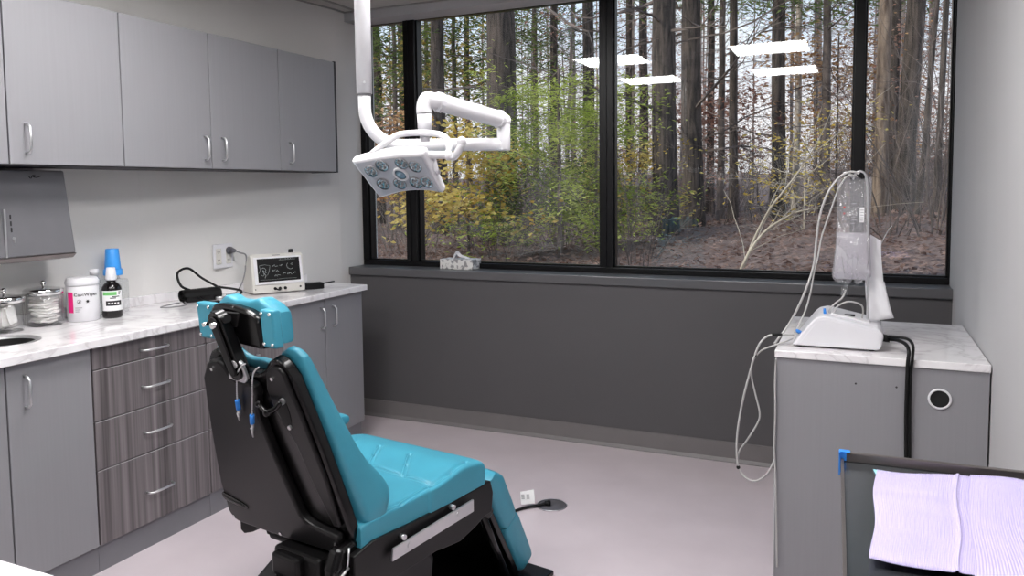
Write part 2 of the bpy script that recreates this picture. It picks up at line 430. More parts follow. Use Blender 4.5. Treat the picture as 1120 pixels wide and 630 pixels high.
# ceiling lights: flat white 2 x 2 ft panels
lt = None
for i, (x, y) in enumerate(((.71, 1.78), (2.01, 1.78), (.71, .38), (2.01, .38))):
    lab = ['square ceiling light panel over the back of the teal chair', 'square ceiling light panel between the chair and the grey pedestal', 'square ceiling light panel over the front counter corner',
           'square ceiling light panel over the open floor before the tray cart'][i]
    t = thing('ceiling_light', lab, 'ceiling light', (x + .3, y + .3, ZC - .03), 0, 'ceiling light panels')
    if lt is None:
        f = MB()
        f.box((-.3, -.3, 0), (.3, -.288, .028)).box((-.3, .288, 0), (.3, .3, .028)).box((-.3, -.288, 0), (-.288, .288, .028)).box((.288, -.288, 0), (.3, .288, .028))
        a = f.build('light_frame', 'white', t, local=True)
        b = MB().box((-.288, -.288, .006), (.288, .288, .012)).build('diffuser', 'panel', t, local=True)
        lt = (a, b)
    else:
        for s_ in lt:
            c = s_.copy(); COL.objects.link(c); c.parent = t

# ------------------------------------------------------------------ cabinets along the left wall
XF, XCT, XU, ZCT = .373, .403, .155, .91
YE = 3.797
def handle_v(y, z0, z1, x, parent):                 # wire pull, vertical
    MB().tube([(x, y, z0), (x + .02, y, z0 + .002), (x + .030, y, z0 + .014), (x + .031, y, (z0 + z1) / 2), (x + .030, y, z1 - .014), (x + .02, y, z1 - .002), (x, y, z1)], .0048, 8).build('handle', 'steel', parent)
def handle_h(y0, y1, z, x, parent):
    MB().tube([(x, y0, z), (x + .02, y0 + .002, z), (x + .030, y0 + .014, z), (x + .031, (y0 + y1) / 2, z), (x + .030, y1 - .014, z), (x + .02, y1 - .002, z), (x, y1, z)], .0048, 8).build('handle', 'steel', parent)
def carcass(t, y0, y1, z0, z1, x1, toe):
    b = MB(); backbox(b, x1 - .021, y0, y1, z0, z1)
    b.build('cabinet_body', 'carcass', t)
    if toe: backbox(MB(), x1 - .012, y0, y1, 0, z0 - .001).build('toe_kick', 'toe', t)
def panel(t, name, y0, y1, z0, z1, x1, m):
    return MB().box((x1 - .019, y0 + .003, z0 + .0018), (x1, y1 - .003, z1 - .0018), .0012, seg=1).build(name, m, t)
def base_cab(name, label, y0, y1, doors=None, drawers=None, end=False, top=.878):
    t = thing(name, label, 'cabinet', (.1, (y0 + y1) / 2, 0), 0, 'base cabinets under the marble counter')
    carcass(t, y0, y1 - (.019 if end else 0), .105, top, XF, True)
    if end: backbox(MB(), XF - .0195, y1 - .018, y1, .105, .878).build('end_panel', 'lam', t)
    if doors:
        for a, b, hy in doors:
            d = panel(t, 'door', a, b, .105, .874, XF, 'lam')
            handle_v(hy, .717, .827, XF - .001, d)
    if drawers:
        for z0, z1, hz in drawers:
            d = panel(t, 'drawer', y0, y1, z0, z1, XF, 'wood')
            MB().box((XF - .002, y0 + .0045, z1 - .0045), (XF + .0006, y1 - .0045, z1 - .0022)).build('edge_highlight', 'lam_edge', d)  # pale strip painting the highlight along each drawer's top edge
            c = (y0 + y1) / 2
            handle_h(c - .064, c + .064, hz, XF - .001, d)
    return t
base_cab('sink_cabinet', 'grey double-door base cabinet beneath the round hole in the counter', 1.358, 2.016, [(1.358, 1.687, 1.625), (1.687, 2.016, 1.752)], top=.785)
DZ = [(.787, .874, .824), (.588, .787, .674), (.398, .588, .486), (.105, .398, .236)]
base_cab('drawer_cabinet', 'dark wood-grain bank of four drawers fully in view left of the teal chair', 2.018, 2.588, None, DZ)
base_cab('drawer_cabinet', 'dark wood-grain bank of drawers mostly hidden behind the teal chair back', 2.590, 3.098, None, DZ)
base_cab('base_cabinet', 'grey double-door base cabinet at the window end of the counter', 3.100, YE, [(3.10, 3.448, 3.409), (3.448, YE, 3.511)], end=True)

# marble worktop with a round waste hole
ct = MB()
hc, hr = (.11, 1.86), .108
def worktop(mb, x0, x1, ya, yb, z0, z1, hc, hr, n=32):
    hole = [(hc[0] + hr * cos(2 * pi * i / n), hc[1] + hr * sin(2 * pi * i / n)) for i in range(n)]
    outer = []
    for i in range(n):
        a = 2 * pi * i / n; dx, dy = cos(a), sin(a)
        tx = (x1 - hc[0]) / dx if dx > 1e-9 else ((x0 - hc[0]) / dx if dx < -1e-9 else 1e9)
        ty = (yb - hc[1]) / dy if dy > 1e-9 else ((ya - hc[1]) / dy if dy < -1e-9 else 1e9)
        t = min(tx, ty); outer.append((hc[0] + dx * t, hc[1] + dy * t))
    # corner points join the nearest spokes
    cs = [(x1, yb), (x0, yb), (x0, ya), (x1, ya)]
    for c in cs:
        k = min(range(n), key=lambda i: (outer[i][0] - c[0]) ** 2 + (outer[i][1] - c[1]) ** 2); outer[k] = c
    V = [(x, y, z) for z in (z0, z1) for ring in (hole, outer) for x, y in ring]
    F = []
    for i in range(n):
        j = (i + 1) % n
        F += [(2 * n + i, 3 * n + i, 3 * n + j, 2 * n + j), (i, j, n + j, n + i), (i, 2 * n + i, 2 * n + j, j), (n + i, n + j, 3 * n + j, 3 * n + i)]
    v, f = mb._add(V, F); bmesh.ops.recalc_face_normals(mb.bm, faces=f)
worktop(ct, XW + .0005, XCT, 1.34, 2.6, .8795, ZCT, hc, hr)
backbox(ct, XCT, 2.6, YE + .011, .8795, ZCT)
bmesh.ops.remove_doubles(ct.bm, verts=ct.bm.verts[:], dist=1e-5)
e_ = [e for e in ct.bm.edges if all(abs(v.co.x - XCT) < 1e-4 and abs(v.co.z - ZCT) < 1e-4 for v in e.verts)]
bmesh.ops.bevel(ct.bm, geom=e_, offset=.004, segments=2, affect='EDGES', profile=.5)
o = ct.build('worktop', 'marble'); props(o, 'long white marble worktop over the left-wall base cabinets', 'countertop')
o = MB().prism([(xw(y) + .0005, y, ZCT) for y in (1.34, YT0, YE + .011)] + [(xw(y) + .0185, y, ZCT) for y in (YE + .011, YT0, 1.34)], (0, 0, .045), .002).build('backsplash', 'marble'); props(o, 'low white marble upstand along the wall behind the jars and monitor', 'backsplash')
t = thing('waste_chute', 'round dark hole with a metal ring in the counter before the jars', 'waste chute', (hc[0], hc[1], .88))
MB().lathe([(hr - .004, ZCT - .12), (hr - .004, ZCT + .001), (hr + .012, ZCT + .0025), (hr + .014, ZCT + .0002)], (*hc, 0), 36, cap=False).build('rim', 'steel', t)
MB().lathe([(.0001, ZCT - .12), (hr - .006, ZCT - .12), (hr - .006, ZCT - .006)], (*hc, 0), 36, cap=False).build('liner', 'dark', t)

# ------------------------------------------------------------------ wall cabinets
ZU0, ZU1 = 1.565, 2.216
def wall_cab(label, y0, y1, doors, end=False):
    t = thing('wall_cabinet', label, 'cabinet', (0, (y0 + y1) / 2, ZU0), 0, 'grey wall cabinets above the counter')
    b = backbox(MB(), XU - .021, y0, y1 - (.019 if end else 0), ZU0, ZU1); b.build('cabinet_body', 'carcass', t)
    if end: backbox(MB(), XU + .001, y1 - .014, y1, ZU0 - .002, ZU1 + .002).build('end_panel', 'carcass', t)  # dark tone puts the shadow on the laminate end into its colour
    for a, c, hy in doors:
        d = panel(t, 'door', a, c, ZU0 + .002, ZU1 - .001, XU, 'lam'); handle_v(hy, 1.609, 1.720, XU - .001, d)
wall_cab('large double-door grey wall cabinet above the paper towel dispenser', 1.39, 2.388, [(1.39, 1.889, 1.82), (1.889, 2.388, 1.955)])
wall_cab('grey wall cabinet whose two doors have handles side by side', 2.388, 3.386, [(2.388, 2.889, 2.843), (2.889, 3.386, 2.957)])
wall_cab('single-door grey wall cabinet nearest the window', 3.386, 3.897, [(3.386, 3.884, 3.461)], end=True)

# ------------------------------------------------------------------ paper towel dispenser
t = thing('paper_towel_dispenser', 'grey metal paper towel dispenser on the wall under the cabinets', 'towel dispenser', (XW, 2.08, 1.2))
b = MB(); b.prism([(XW, 1.80, 1.20), (XW, 1.80, 1.552), (0.0, 1.83, 1.552), (.024, 1.80, 1.215), (.012, 1.80, 1.20)], (0, .003, 0))
b2 = MB()
pts_t = [(XW + .001, 1.80), (XW + .001, 2.232), (-.02, 2.232), (.004, 2.212), (.004, 1.80)]
pts_b = [(XW + .001, 1.78), (XW + .001, 2.252), (.0, 2.252), (.028, 2.235), (.028, 1.78)]
def frust(mb, A, za, B, zb, bev=0.):
    n = len(A)
    v, f = mb._add([(x, y, za) for x, y in A] + [(x, y, zb) for x, y in B], [tuple(range(n))[::-1], tuple(range(n, 2 * n))] + [(i, (i + 1) % n, n + (i + 1) % n, n + i) for i in range(n)])
    bmesh.ops.recalc_face_normals(mb.bm, faces=f)
    if bev: bmesh.ops.bevel(mb.bm, geom=list({e for q in f for e in q.edges}), offset=bev, segments=2, affect='EDGES', profile=.5)
b.bm.free(); frust(b2, pts_b, 1.212, pts_t, 1.552, .006)
b2.build('cover', 'disp', t)
rimb = MB(); frust(rimb, [(XW + .001, 1.785), (XW + .001, 2.246), (-.01, 2.246), (.02, 2.228), (.02, 1.785)], 1.192, [(XW + .001, 1.778), (XW + .001, 2.256), (.002, 2.256), (.031, 2.238), (.031, 1.778)], 1.211, .004)
rimb.build('bottom_rim', 'rim', t)
MB().box((XW + .05, 1.82, 1.188), (-.02, 2.2, 1.1925)).build('towel_slot', 'dark', t)
def onface(y, z): return .028 + (.004 - .028) * (z - 1.212) / .34 + .0005
lk = MB()
for z in (1.36, 1.335, 1.31): lk.box((onface(1.97, z) - .001, 1.968, z), (onface(1.97, z) + .001, 1.973, z + .018))
lk.build('level_slots', 'ink', t)
MB().cyl((onface(1.98, 1.285) - .002, 1.977, 1.285), (onface(1.98, 1.285) + .003, 1.977, 1.285), .007, seg=12).box((onface(1.98, 1.26), 1.976, 1.262), (onface(1.98, 1.26) + .004, 1.979, 1.285)).build('lock', 'steel', t)
z = 1.525; lg = MB(); xx = onface(2.09, z) + .0005
lg.tube([(xx, 2.062, z + .002), (xx, 2.070, z - .006), (xx, 2.078, z + .006), (xx, 2.090, z + .004), (xx, 2.080, z), (xx, 2.096, z - .002), (xx, 2.112, z + .004)], .0018, 5, smooth=4)
lg.build('maker_mark', 'ink', t)
MB().box((.0285 - .002, 1.938, 1.212), (.0302, 1.945, 1.40)).build('door_seam', 'steel', t)

# ------------------------------------------------------------------ jars, tub and bottles on the worktop
def glass_jar(label, cx, cy, r, h):
    t = thing('glass_jar', label, 'jar', (cx, cy, ZCT), 0, 'glass canisters on the counter')
    MB().lathe([(.0001, ZCT), (r - .006, ZCT), (r, ZCT + .006), (r, ZCT + h - .004), (r - .004, ZCT + h), (r - .006, ZCT + h - .004), (r - .005, ZCT + .009), (.0001, ZCT + .007)], (cx, cy, 0), 32).build('glass_body', 'jar', t)
    l = MB(); l.lathe([(.0001, ZCT + h + .001), (r - .002, ZCT + h + .001), (r + .004, ZCT + h + .003), (r + .004, ZCT + h + .020), (r, ZCT + h + .025), (r * .7, ZCT + h + .029), (.0001, ZCT + h + .031)], (cx, cy, 0), 32)
    ld = l.build('lid', 'chrome', t)
    MB().lathe([(.005, 0), (.004, .008), (.010, .014), (.0115, .021), (.008, .028), (.0001, .030)], (cx, cy, ZCT + h + .030), 14).build('knob', 'chrome', ld)
    return t
J1, J2 = (-.095, 2.000), (-.094, 2.168)
glass_jar('glass jar with chrome lid cut off at the left picture edge', *J1, .070, .115)
glass_jar('glass jar with chrome lid packed with gauze beside the pink-labelled tub', *J2, .072, .128)
rnd = random.Random(4)
def gauze_pad(name, label, group, c, w, d, h, rot, tilt):
    mb = MB(); seed = rnd.random() * 9
    def fn(u, v, tt):
        wob = .0035 * sin(u * 5 + seed) * sin(v * 4 + seed * 2)
        return V3((u * w / 2, v * d / 2 + .002 * sin(u * 9 + seed), (tt - .5) * h + wob))
    mb.pillow(fn, 10, 10, 6)
    mb.bm.transform(Matrix.Translation(V3(c)) @ Matrix.Rotation(rot, 4, 'Z') @ Matrix.Rotation(tilt, 4, 'X'))
    return mb.base_build(name, 'cotton', label, 'gauze', group)
z = ZCT + .012
for k in range(9):
    gauze_pad('gauze_strip', 'folded white gauze stacked flat inside the jar by the pink-labelled tub', 'gauze stacked in the right jar', (J2[0] + rnd.uniform(-.006, .006), J2[1] + rnd.uniform(-.006, .006), z + .006 + k * .0122), 0.086, .074, .0118, rnd.uniform(-.4, .4), rnd.uniform(-.06, .06))
for k in range(7):
    gauze_pad('gauze_square', 'white gauze square tilted inside the jar at the left picture edge', 'gauze squares in the left jar', (J1[0] - .036 + .012 * k, J1[1] + rnd.uniform(-.006, .006), z + .046 + rnd.uniform(0, .012)), .008, .078 - abs(k - 3) * .012, .078, rnd.uniform(-.25, .25), rnd.uniform(-.5, .5))

WX, WY, WR = -.051, 2.316, .0645
t = thing('wipes_tub', 'white wipes tub with a pink stripe, beside the black bottle', 'tub', (WX, WY, ZCT))
MB().lathe([(.0001, 0), (WR - .006, 0), (WR - .002, .004), (WR - .002, .018), (WR, .022), (WR, .150), (WR - .002, .154), (.0001, .154)], (WX, WY, ZCT), 40).build('tub_body', 'whitep', t)
MB().lathe([(.0001, .1545), (WR + .001, .1545), (WR + .0025, .158), (WR + .0025, .172), (WR - .001, .176), (WR - .004, .184), (WR - .010, .187), (.0001, .187)], (WX, WY, ZCT), 40).build('lid', 'whitep', t)
aW = atan2(CAM.y - WY, CAM.x - WX)                   # the label's front faces the chair
def arc_patch(mb, cx, cy, r, a0, a1, z0, z1, n=10):
    mb.grid(lambda u, v: V3((cx + r * cos(a0 + (a1 - a0) * u), cy + r * sin(a0 + (a1 - a0) * u), z0 + (z1 - z0) * v)), n, 1)
b = MB(); arc_patch(b, WX, WY, WR + .0006, aW - 1.02, aW - .60, ZCT + .040, ZCT + .128); b.build('pink_stripe', 'pink', t)
def wrap_text(txt, size, r, cx, cy, a_start, z, name, m, parent, squash=1.):
    me = text_mesh(txt, size)
    for v in me.vertices:
        x, y, d = v.co; a = a_start + x * squash / r
        v.co = V3((cx + (r + .0008 + d) * cos(a), cy + (r + .0008 + d) * sin(a), z + y))
    me.transform(WM[parent.name].inverted())
    me.materials.append(M[m]); o = bpy.data.objects.new(name, me); COL.objects.link(o); o.parent = parent; WM[o.name] = WM[parent.name]
wrap_text('CaviWipes', .0195, WR, WX, WY, aW - .53, ZCT + .111, 'lettering', 'ink', t, 1.0)
b = MB()
for a_ in (-.22, .28):                               # two round pictograms
    c = aW + a_; cc = V3((WX + (WR + .0012) * cos(c), WY + (WR + .0012) * sin(c), ZCT + .088)); n_ = V3((cos(c), sin(c), 0)); s_ = V3((-sin(c), cos(c), 0))
    if a_ < 0:
        b.tube([cc + s_ * .008 * cos(k * pi / 8) + V3((0, 0, .008 * sin(k * pi / 8))) for k in range(17)], .0007, 4)
        b.tube([cc + s_ * .005 + V3((0, 0, .006)), cc - s_ * .003 - V3((0, 0, .006))], .0016, 4)
    else:
        b.cyl(cc - n_ * .0008, cc + n_ * .0004, .0055, seg=10)
        for k in range(6): b.tube([cc, cc + s_ * .009 * cos(k * pi / 3) + V3((0, 0, .009 * sin(k * pi / 3)))], .0006, 4)
b.build('pictogram', 'ink', t)
b = MB()
for k in range(3): arc_patch(b, WX, WY, WR + .0007, aW - .48, aW - .05 - .1 * k, ZCT + .060 - .008 * k, ZCT + .063 - .008 * k)
b.build('small_print', 'greylabel', t)

BX, BY = .008, 2.414                                  # black bottle
t = thing('mouthwash_bottle', 'black bottle with a white cap and green and white label', 'bottle', (BX, BY, ZCT))
MB().lathe([(.0001, 0), (.036, 0), (.040, .004), (.041, .012), (.041, .126), (.039, .135), (.032, .147), (.0225, .155), (.0185, .158), (.0185, .166), (.0001, .166)], (BX, BY, ZCT), 32, sx=1., sy=1.).build('bottle_body', 'amber', t)
MB().lathe([(.0001, .1665), (.0235, .1665), (.0235, .172), (.0185, .218), (.016, .221), (.0001, .221)], (BX, BY, ZCT), 24).build('cap', 'whitep', t)
aB = atan2(CAM.y - BY, CAM.x - BX)
b = MB(); arc_patch(b, BX, BY, .0416, aB - 1.15, aB + 1.3, ZCT + .034, ZCT + .122, 20); b.build('label', 'label', t)
b = MB(); arc_patch(b, BX, BY, .0421, aB - .95, aB + .48, ZCT + .102, ZCT + .117, 14); b.build('green_band', 'green', t)
b = MB(); arc_patch(b, BX, BY, .0421, aB - .62, aB + 1.0, ZCT + .056, ZCT + .078, 14)
for z0, a0, a1 in ((.094, .0, .75), (.088, -.2, .4), (.105, .66, .85), (.113, .66, .95)): arc_patch(b, BX, BY, .0421, aB + a0, aB + a1, ZCT + z0, ZCT + z0 + .004, 6)
b.build('label_print', 'ink', t)
b = MB()
for k in range(4): arc_patch(b, BX, BY, .0425, aB - .40 + .3 * k, aB - .20 + .3 * k, ZCT + .064, ZCT + .070, 3)
b.build('label_bars', 'label', t)
MB().tube([V3((BX + .0375 * cos(aB + k), BY + .0375 * sin(aB + k), ZCT + zz)) for k, zz in ((-.12, .131), (0, .139), (.12, .131), (-.12, .131))], .0012, 4).build('shoulder_emblem', 'label', t)

SX, SY = -.118, 2.430
t = thing('clear_bottle', 'slim clear bottle with a white cap between the tub and black bottle', 'bottle', (SX, SY, ZCT))
MB().lathe([(.0001, 0), (.026, 0), (.028, .003), (.028, .150), (.022, .165), (.014, .172), (.014, .180), (.0001, .180)], (SX, SY, ZCT), 24).build('bottle_body', 'clearp', t)
MB().lathe([(.0001, .1802), (.0195, .1802), (.0195, .206), (.0001, .207)], (SX, SY, ZCT), 20).build('cap', 'whitep', t)

DX, DY = -.112, 2.523
t = thing('clear_jug', 'square-shouldered clear bottle behind the black bottle, blue cups on top', 'bottle', (DX, DY, ZCT))
b = MB(); b.box((DX - .042, DY - .055, ZCT), (DX + .042, DY + .055, ZCT + .155), .014, seg=3); b.lathe([(.030, ZCT + .156), (.024, ZCT + .168), (.022, ZCT + .172), (.0001, ZCT + .172)], (DX, DY, 0), 24)
b.build('bottle_body', 'clearp', t)
for k, (zb, lab) in enumerate(((.1725, 'lower upside-down blue cup with its rim showing'), (.201, 'upper upside-down blue cup nested over the lower one'))):
    z = ZCT + zb
    mb = MB(); mb.lathe([(.0335, z), (.0350, z), (.0355, z + .003), (.0345, z + .006), (.0338, z + .02), (.0285, z + .089), (.027, z + .092), (.0001, z + .092)] if k else
             [(.0385, z), (.041, z), (.0415, z + .004), (.040, z + .0275), (.0001, z + .028)], (DX, DY, 0), 28)
    if k: mb.bm.transform(Matrix.Translation(V3((0, 0, .0))))
    mb.base_build('disposable_cup', 'bluecup', lab, 'cup', 'blue cups on the clear bottle')

# ------------------------------------------------------------------ outlet, plug, monitor, cuff
yo = onpl(242.5, 278, (XW, YT0, 0), (YT1 - YT0, XW - XC, 0)).y; XO = xw(yo) + .006
t = thing('wall_outlet', 'white double wall outlet between the cuff and the monitor', 'outlet', (XO, yo, 1.11))
MB().box((XO, yo - .072, 1.046), (XO + .006, yo + .072, 1.178), .004).build('cover_plate', 'whitep', t)
b = MB()
for y in (yo - .036, yo + .036): b.box((XO + .0055, y - .018, 1.070), (XO + .008, y + .018, 1.154), .004)
b.build('receptacle', 'offwhite', t)
b = MB()
for y in (yo - .036, yo + .036):
    for z in (1.086, 1.132):
        if y > yo and z > 1.1: continue
        b.box((XO + .0078, y - .008, z), (XO + .0086, y - .0055, z + .010)).box((XO + .0078, y + .0055, z), (XO + .0086, y + .008, z + .010)).cyl((XO + .0078, y, z - .005), (XO + .0086, y, z - .005), .003, seg=8)
b.build('slots', 'ink', t)

mA, mB_ = V3((.094, 3.205, ZCT)), V3((.239, 3.454, ZCT))
mu = (mB_ - mA).normalized(); mn = V3((mu.y, -mu.x, 0)); mw = (mB_ - mA).length
def MP(a, d, z): return mA + mu * a + mn * d + V3((0, 0, z))     # a along front, d outward, z up
t = thing('patient_monitor', 'white vital signs monitor with a black screen on the counter', 'monitor', tuple(MP(mw / 2, -.08, 0)))
b = MB()
prof = lambda a: [MP(a, 0, .004), MP(a, .000, .05), MP(a, -.028, .200), MP(a, -.055, .212), MP(a, -.085, .200), MP(a, -.165, .06), MP(a, -.165, .004)]
b.prism(prof(0), mu * mw, .007, 3); b.build('housing', 'offwhite', t)
fm = lambda a, z, o=0: MP(a, -.028 * max(0, (z - .05) / .15) + o, z)
b = MB(); b.prism([fm(.012, .052, .001), fm(mw - .012, .052, .001), fm(mw - .012, .196, .001), fm(.012, .196, .001)], mn * .006, .003); b.build('bezel', 'whitep', t)
sc = b = MB(); b.prism([fm(.030, .066, .0072), fm(mw - .026, .066, .0072), fm(mw - .026, .188, .0072), fm(.030, .188, .0072)], mn * .0012); scr = b.build('screen', 'screen', t)
b = MB()
def stroke(pts, r=.0009, k=0): b.tube([fm(a, z, .0092) for a, z in pts], r, 4, smooth=k)
stroke([(.040, .152), (.070, .156), (.098, .150), (.090, .118), (.080, .100)]); stroke([(.036, .112), (.045, .132), (.040, .150)])
stroke([(.052, .136), (.062, .140), (.074, .130), (.066, .118), (.058, .128), (.062, .110), (.072, .100), (.066, .086)], .0013, 4)
stroke([(.046, .104), (.058, .098), (.066, .110), (.078, .116)], .0009, 3)
for x0, z0 in ((.110, .148), (.125, .144), (.150, .148), (.110, .122), (.128, .120), (.135, .098), (.120, .098), (.165, .104), (.190, .104), (.200, .102), (.222, .104)):
    rr = random.Random(int(x0 * 1000 + z0 * 77)); stroke([(x0 + k * .004, z0 + rr.uniform(-.006, .006)) for k in range(5)], .0012)
stroke([(.196, .158), (.190, .146), (.196, .132), (.212, .126), (.224, .132)], .001, 4); stroke([(.212, .152), (.222, .146), (.222, .158), (.212, .152)])
stroke([(.150, .177), (.240, .178)], .0007); stroke([(.040, .078), (.100, .076), (.180, .078), (.240, .077)], .0006)
for k in range(6): stroke([(.155 + k * .014, .183), (.162 + k * .014, .183)], .0011)
b.build('trace', 'glow', scr)
b = MB(); b.prism([fm(.118, .2015, -.001), fm(.160, .2015, -.001), fm(.160, .2055, -.002), fm(.118, .2055, -.002)], mn * .0025); b.build('maker_mark', 'greyp', t)
b = MB(); b.box((0, 0, 0), (.044, .012, .024), .002, mtx=Matrix.Translation(MP(.063, -.002, .016)) @ Matrix.Rotation(atan2(mu.y, mu.x), 4, 'Z') @ Matrix.Rotation(0, 4, 'X')); b.build('socket', mat('navy_socket', '1b1b52', .4), t)
for a in (.120, .146, .175): MB().cyl(MP(a, -.001, .026), MP(a, .010, .026), .0085, .007, 14).build('socket', 'rubber', t)
MB().tube([MP(.120, .010, .026), MP(.128, .022, .022), MP(.138, .022, .020), MP(.146, .010, .026)], .004, 8, smooth=4).build('socket_lead', 'rubber', t)
for a, r in ((mw - .028, .005), (.014, .003)): MB().cyl(MP(a, -.001, .028), MP(a, .004, .028), r, seg=12).build('button', 'rubber', t)
b = MB()
for k in range(5): b.box((0, 0, 0), (.012, .003, .004), mtx=Matrix.Translation(fm(.030 + .030 * k if k < 3 else .12 + .03 * k, .056, .006)) @ Matrix.Rotation(atan2(mu.y, mu.x), 4, 'Z'))
b.build('key', 'whitep', t)
MB().cyl(MP(mw - .045, -.085, .200), MP(mw - .045, -.088, .228), .015, .012, 16, bev=.003).build('top_knob', 'rubber', t)
MB().lathe([(.0001, 0), (.012, .001), (.012, .006), (.0001, .007)], MP(mw, -.045, .105), 16, axis=mu, sx=1, sy=2.6).build('side_vent', 'rubber', t)
t = thing('power_adapter', 'small black adapter box lying beside the white monitor', 'adapter', tuple(MP(mw + .06, -.07, 0)))
b = MB(); b.box((0, -.03, 0), (.105, .03, .034), .004, mtx=Matrix.Translation(MP(mw + .018, -.06, 0)) @ Matrix.Rotation(atan2(mu.y, mu.x), 4, 'Z')); b.build('adapter_body', 'rubber', t)
q0 = MP(mw + .121, -.06, .024); MB().tube([q0, q0 + mu * .03 + V3((0, 0, .004)), q0 + mu * .075 + V3((0, 0, .008))], .0042, 8).build('lead', 'rubber', t)
# plug and its cord
t = thing('power_plug', 'dark grey plug in the outlet with its cord running to the monitor', 'plug', (XO + .03, (yo + .036), 1.145))
b = MB(); b.cyl((XO + .0085, (yo + .036), 1.141), (XO + .030, (yo + .036), 1.141), .021, .019, 16, bev=.003).cyl((XO + .030, (yo + .036), 1.141), (XO + .058, (yo + .036), 1.139), .017, .008, 14); b.build('plug_body', mat('dark_grey_plug', '55545a', .4), t)
MB().tube([(XO + .050, (yo + .036), 1.139), (XO + .075, yo + .05, 1.128), (-.02, yo + .07, 1.11), tuple(MP(.01, -.14, .120))], .0042, 8, smooth=6).build('cord', 'greyp', t)
# grey data lead from the left of the monitor down to the cuff
t = props(MB().tube([MP(-.004, -.10, .150), MP(-.012, -.09, .110), MP(-.035, -.08, .055), MP(-.07, -.075, .012), MP(-.12, -.08, .0065)], .0036, 8, smooth=6).build('lead', 'greyp'), 'thin grey lead hanging from the left side of the monitor', 'cable')
t = thing('blood_pressure_cuff', 'black blood pressure cuff rolled up on the counter left of the monitor', 'blood pressure cuff', (.03, 2.93, ZCT))
b = MB()
cA, cB = V3((-.02, 2.83, ZCT + .036)), V3((.045, 3.01, ZCT + .036)); cd = (cB - cA).normalized(); cn = V3((cd.y, -cd.x, 0))
for s0, s1, o in ((0, 1, 0),):
    prof = []
    for k in range(26):
        a = k * .52; r = .038 - .0010 * k
        prof.append((r * 1.25 * cos(a), r * .92 * sin(a)))
    pts = [cA + cn * x + V3((0, 0, y)) for x, y in prof]
    L = (cB - cA)
    outer = prof + [(x * .86, y * .86) for x, y in prof[::-1]]
for k in range(25):
    p0, p1 = prof[k], prof[k + 1]
    b.quad(cA + cn * p0[0] + V3((0, 0, p0[1])), cA + cn * p1[0] + V3((0, 0, p1[1])), cB + cn * p1[0] * .9 + V3((0, 0, p1[1])), cB + cn * p0[0] * .9 + V3((0, 0, p0[1])))
b.prism([cA + cn * .044 * cos(k * pi / 8) + V3((0, 0, .034 * sin(k * pi / 8) - .001)) + cd * .012 for k in range(16)], L * .93)
b.build('rolled_cuff', 'rubber', t)
MB().tube([cA + cd * .20 + V3((0, 0, .024)), V3((-.03, 2.98, 1.02)), V3((-.06, 2.92, 1.075)), V3((-.05, 2.84, 1.06)), V3((-.02, 2.83, 1.0)), cA + cd * .05 + V3((0, 0, .026))], .0062, 8, smooth=8).build('hose', 'rubber', t)
MB().tube([cA + cn * .03 + cd * .06, V3((.10, 2.88, ZCT + .009)), V3((.14, 2.98, ZCT + .009)), V3((.13, 3.08, ZCT + .04)), cB + V3((0, 0, .03))], .0062, 8, smooth=8).build('hose', 'rubber', t)
b = MB(); b.cyl((.085, 2.95, ZCT + .016), (.112, 2.99, ZCT + .018), .010, .008, 14); b.build('connector', 'steel', t)
MB().tube([cA - cd * .01 + V3((0, 0, -.028)), V3((-.04, 2.76, ZCT + .003)), V3((-.02, 2.70, ZCT + .003)), V3((.03, 2.71, ZCT + .003)), V3((.04, 2.80, ZCT + .003)), cA + cn * .034 + V3((0, 0, -.022))], .0026, 6, smooth=8).build('thin_lead', 'greyp', t)

# ------------------------------------------------------------------ tissue box on the sill
t = thing('tissue_box', 'white patterned tissue box on the dark window sill', 'tissue box', (.745, 4.33, ZS))
tm = mat('tissue_box_pattern', 'dcdad8', .6, col2='8c8a8c', vscale=38, cpos=(.50, .56))
MB().box((-.114, -.06, 0), (.114, .06, .062), .003).build('box', tm, t, local=True)
t_ = MB()
def tis(u, v):
    x = (u - .5) * .100; w = 1 - abs(2 * v - 1) * .2
    return V3((x + .012 * sin(v * 7), (v - .5) * .05 * w + .012 * sin(u * 9), .058 + .068 * (1 - (2 * u - 1) ** 2) ** .8 * (.55 + .45 * sin(v * pi)) * (.7 + .3 * sin(u * 5 + 1))))
t_.grid(tis, 14, 10); t_.build('tissue', 'paper', t, local=True)

# ------------------------------------------------------------------ treatment chair (local frame: x right, y towards the feet, z up)
CH = thing('treatment_chair', 'teal upholstered dental treatment chair with black back shell, facing the window', 'dental chair', (1.5115, 1.784, 0), rad(-10))
TH = math.atan(.302); ct_, st_ = cos(TH), sin(TH)
def BK(a, s, n):
    """point on the leaning back: a across, s up along it, n out to the rear (negative = towards the sitter)"""
    return V3((a + .03 * max(0, s) / .55, -.02 - st_ * s - ct_ * n, .5 + ct_ * s - st_ * n))
def wdt(s): return lerp([(-.05, .262), (.05, .262), (.30, .222), (.55, .168)], s)
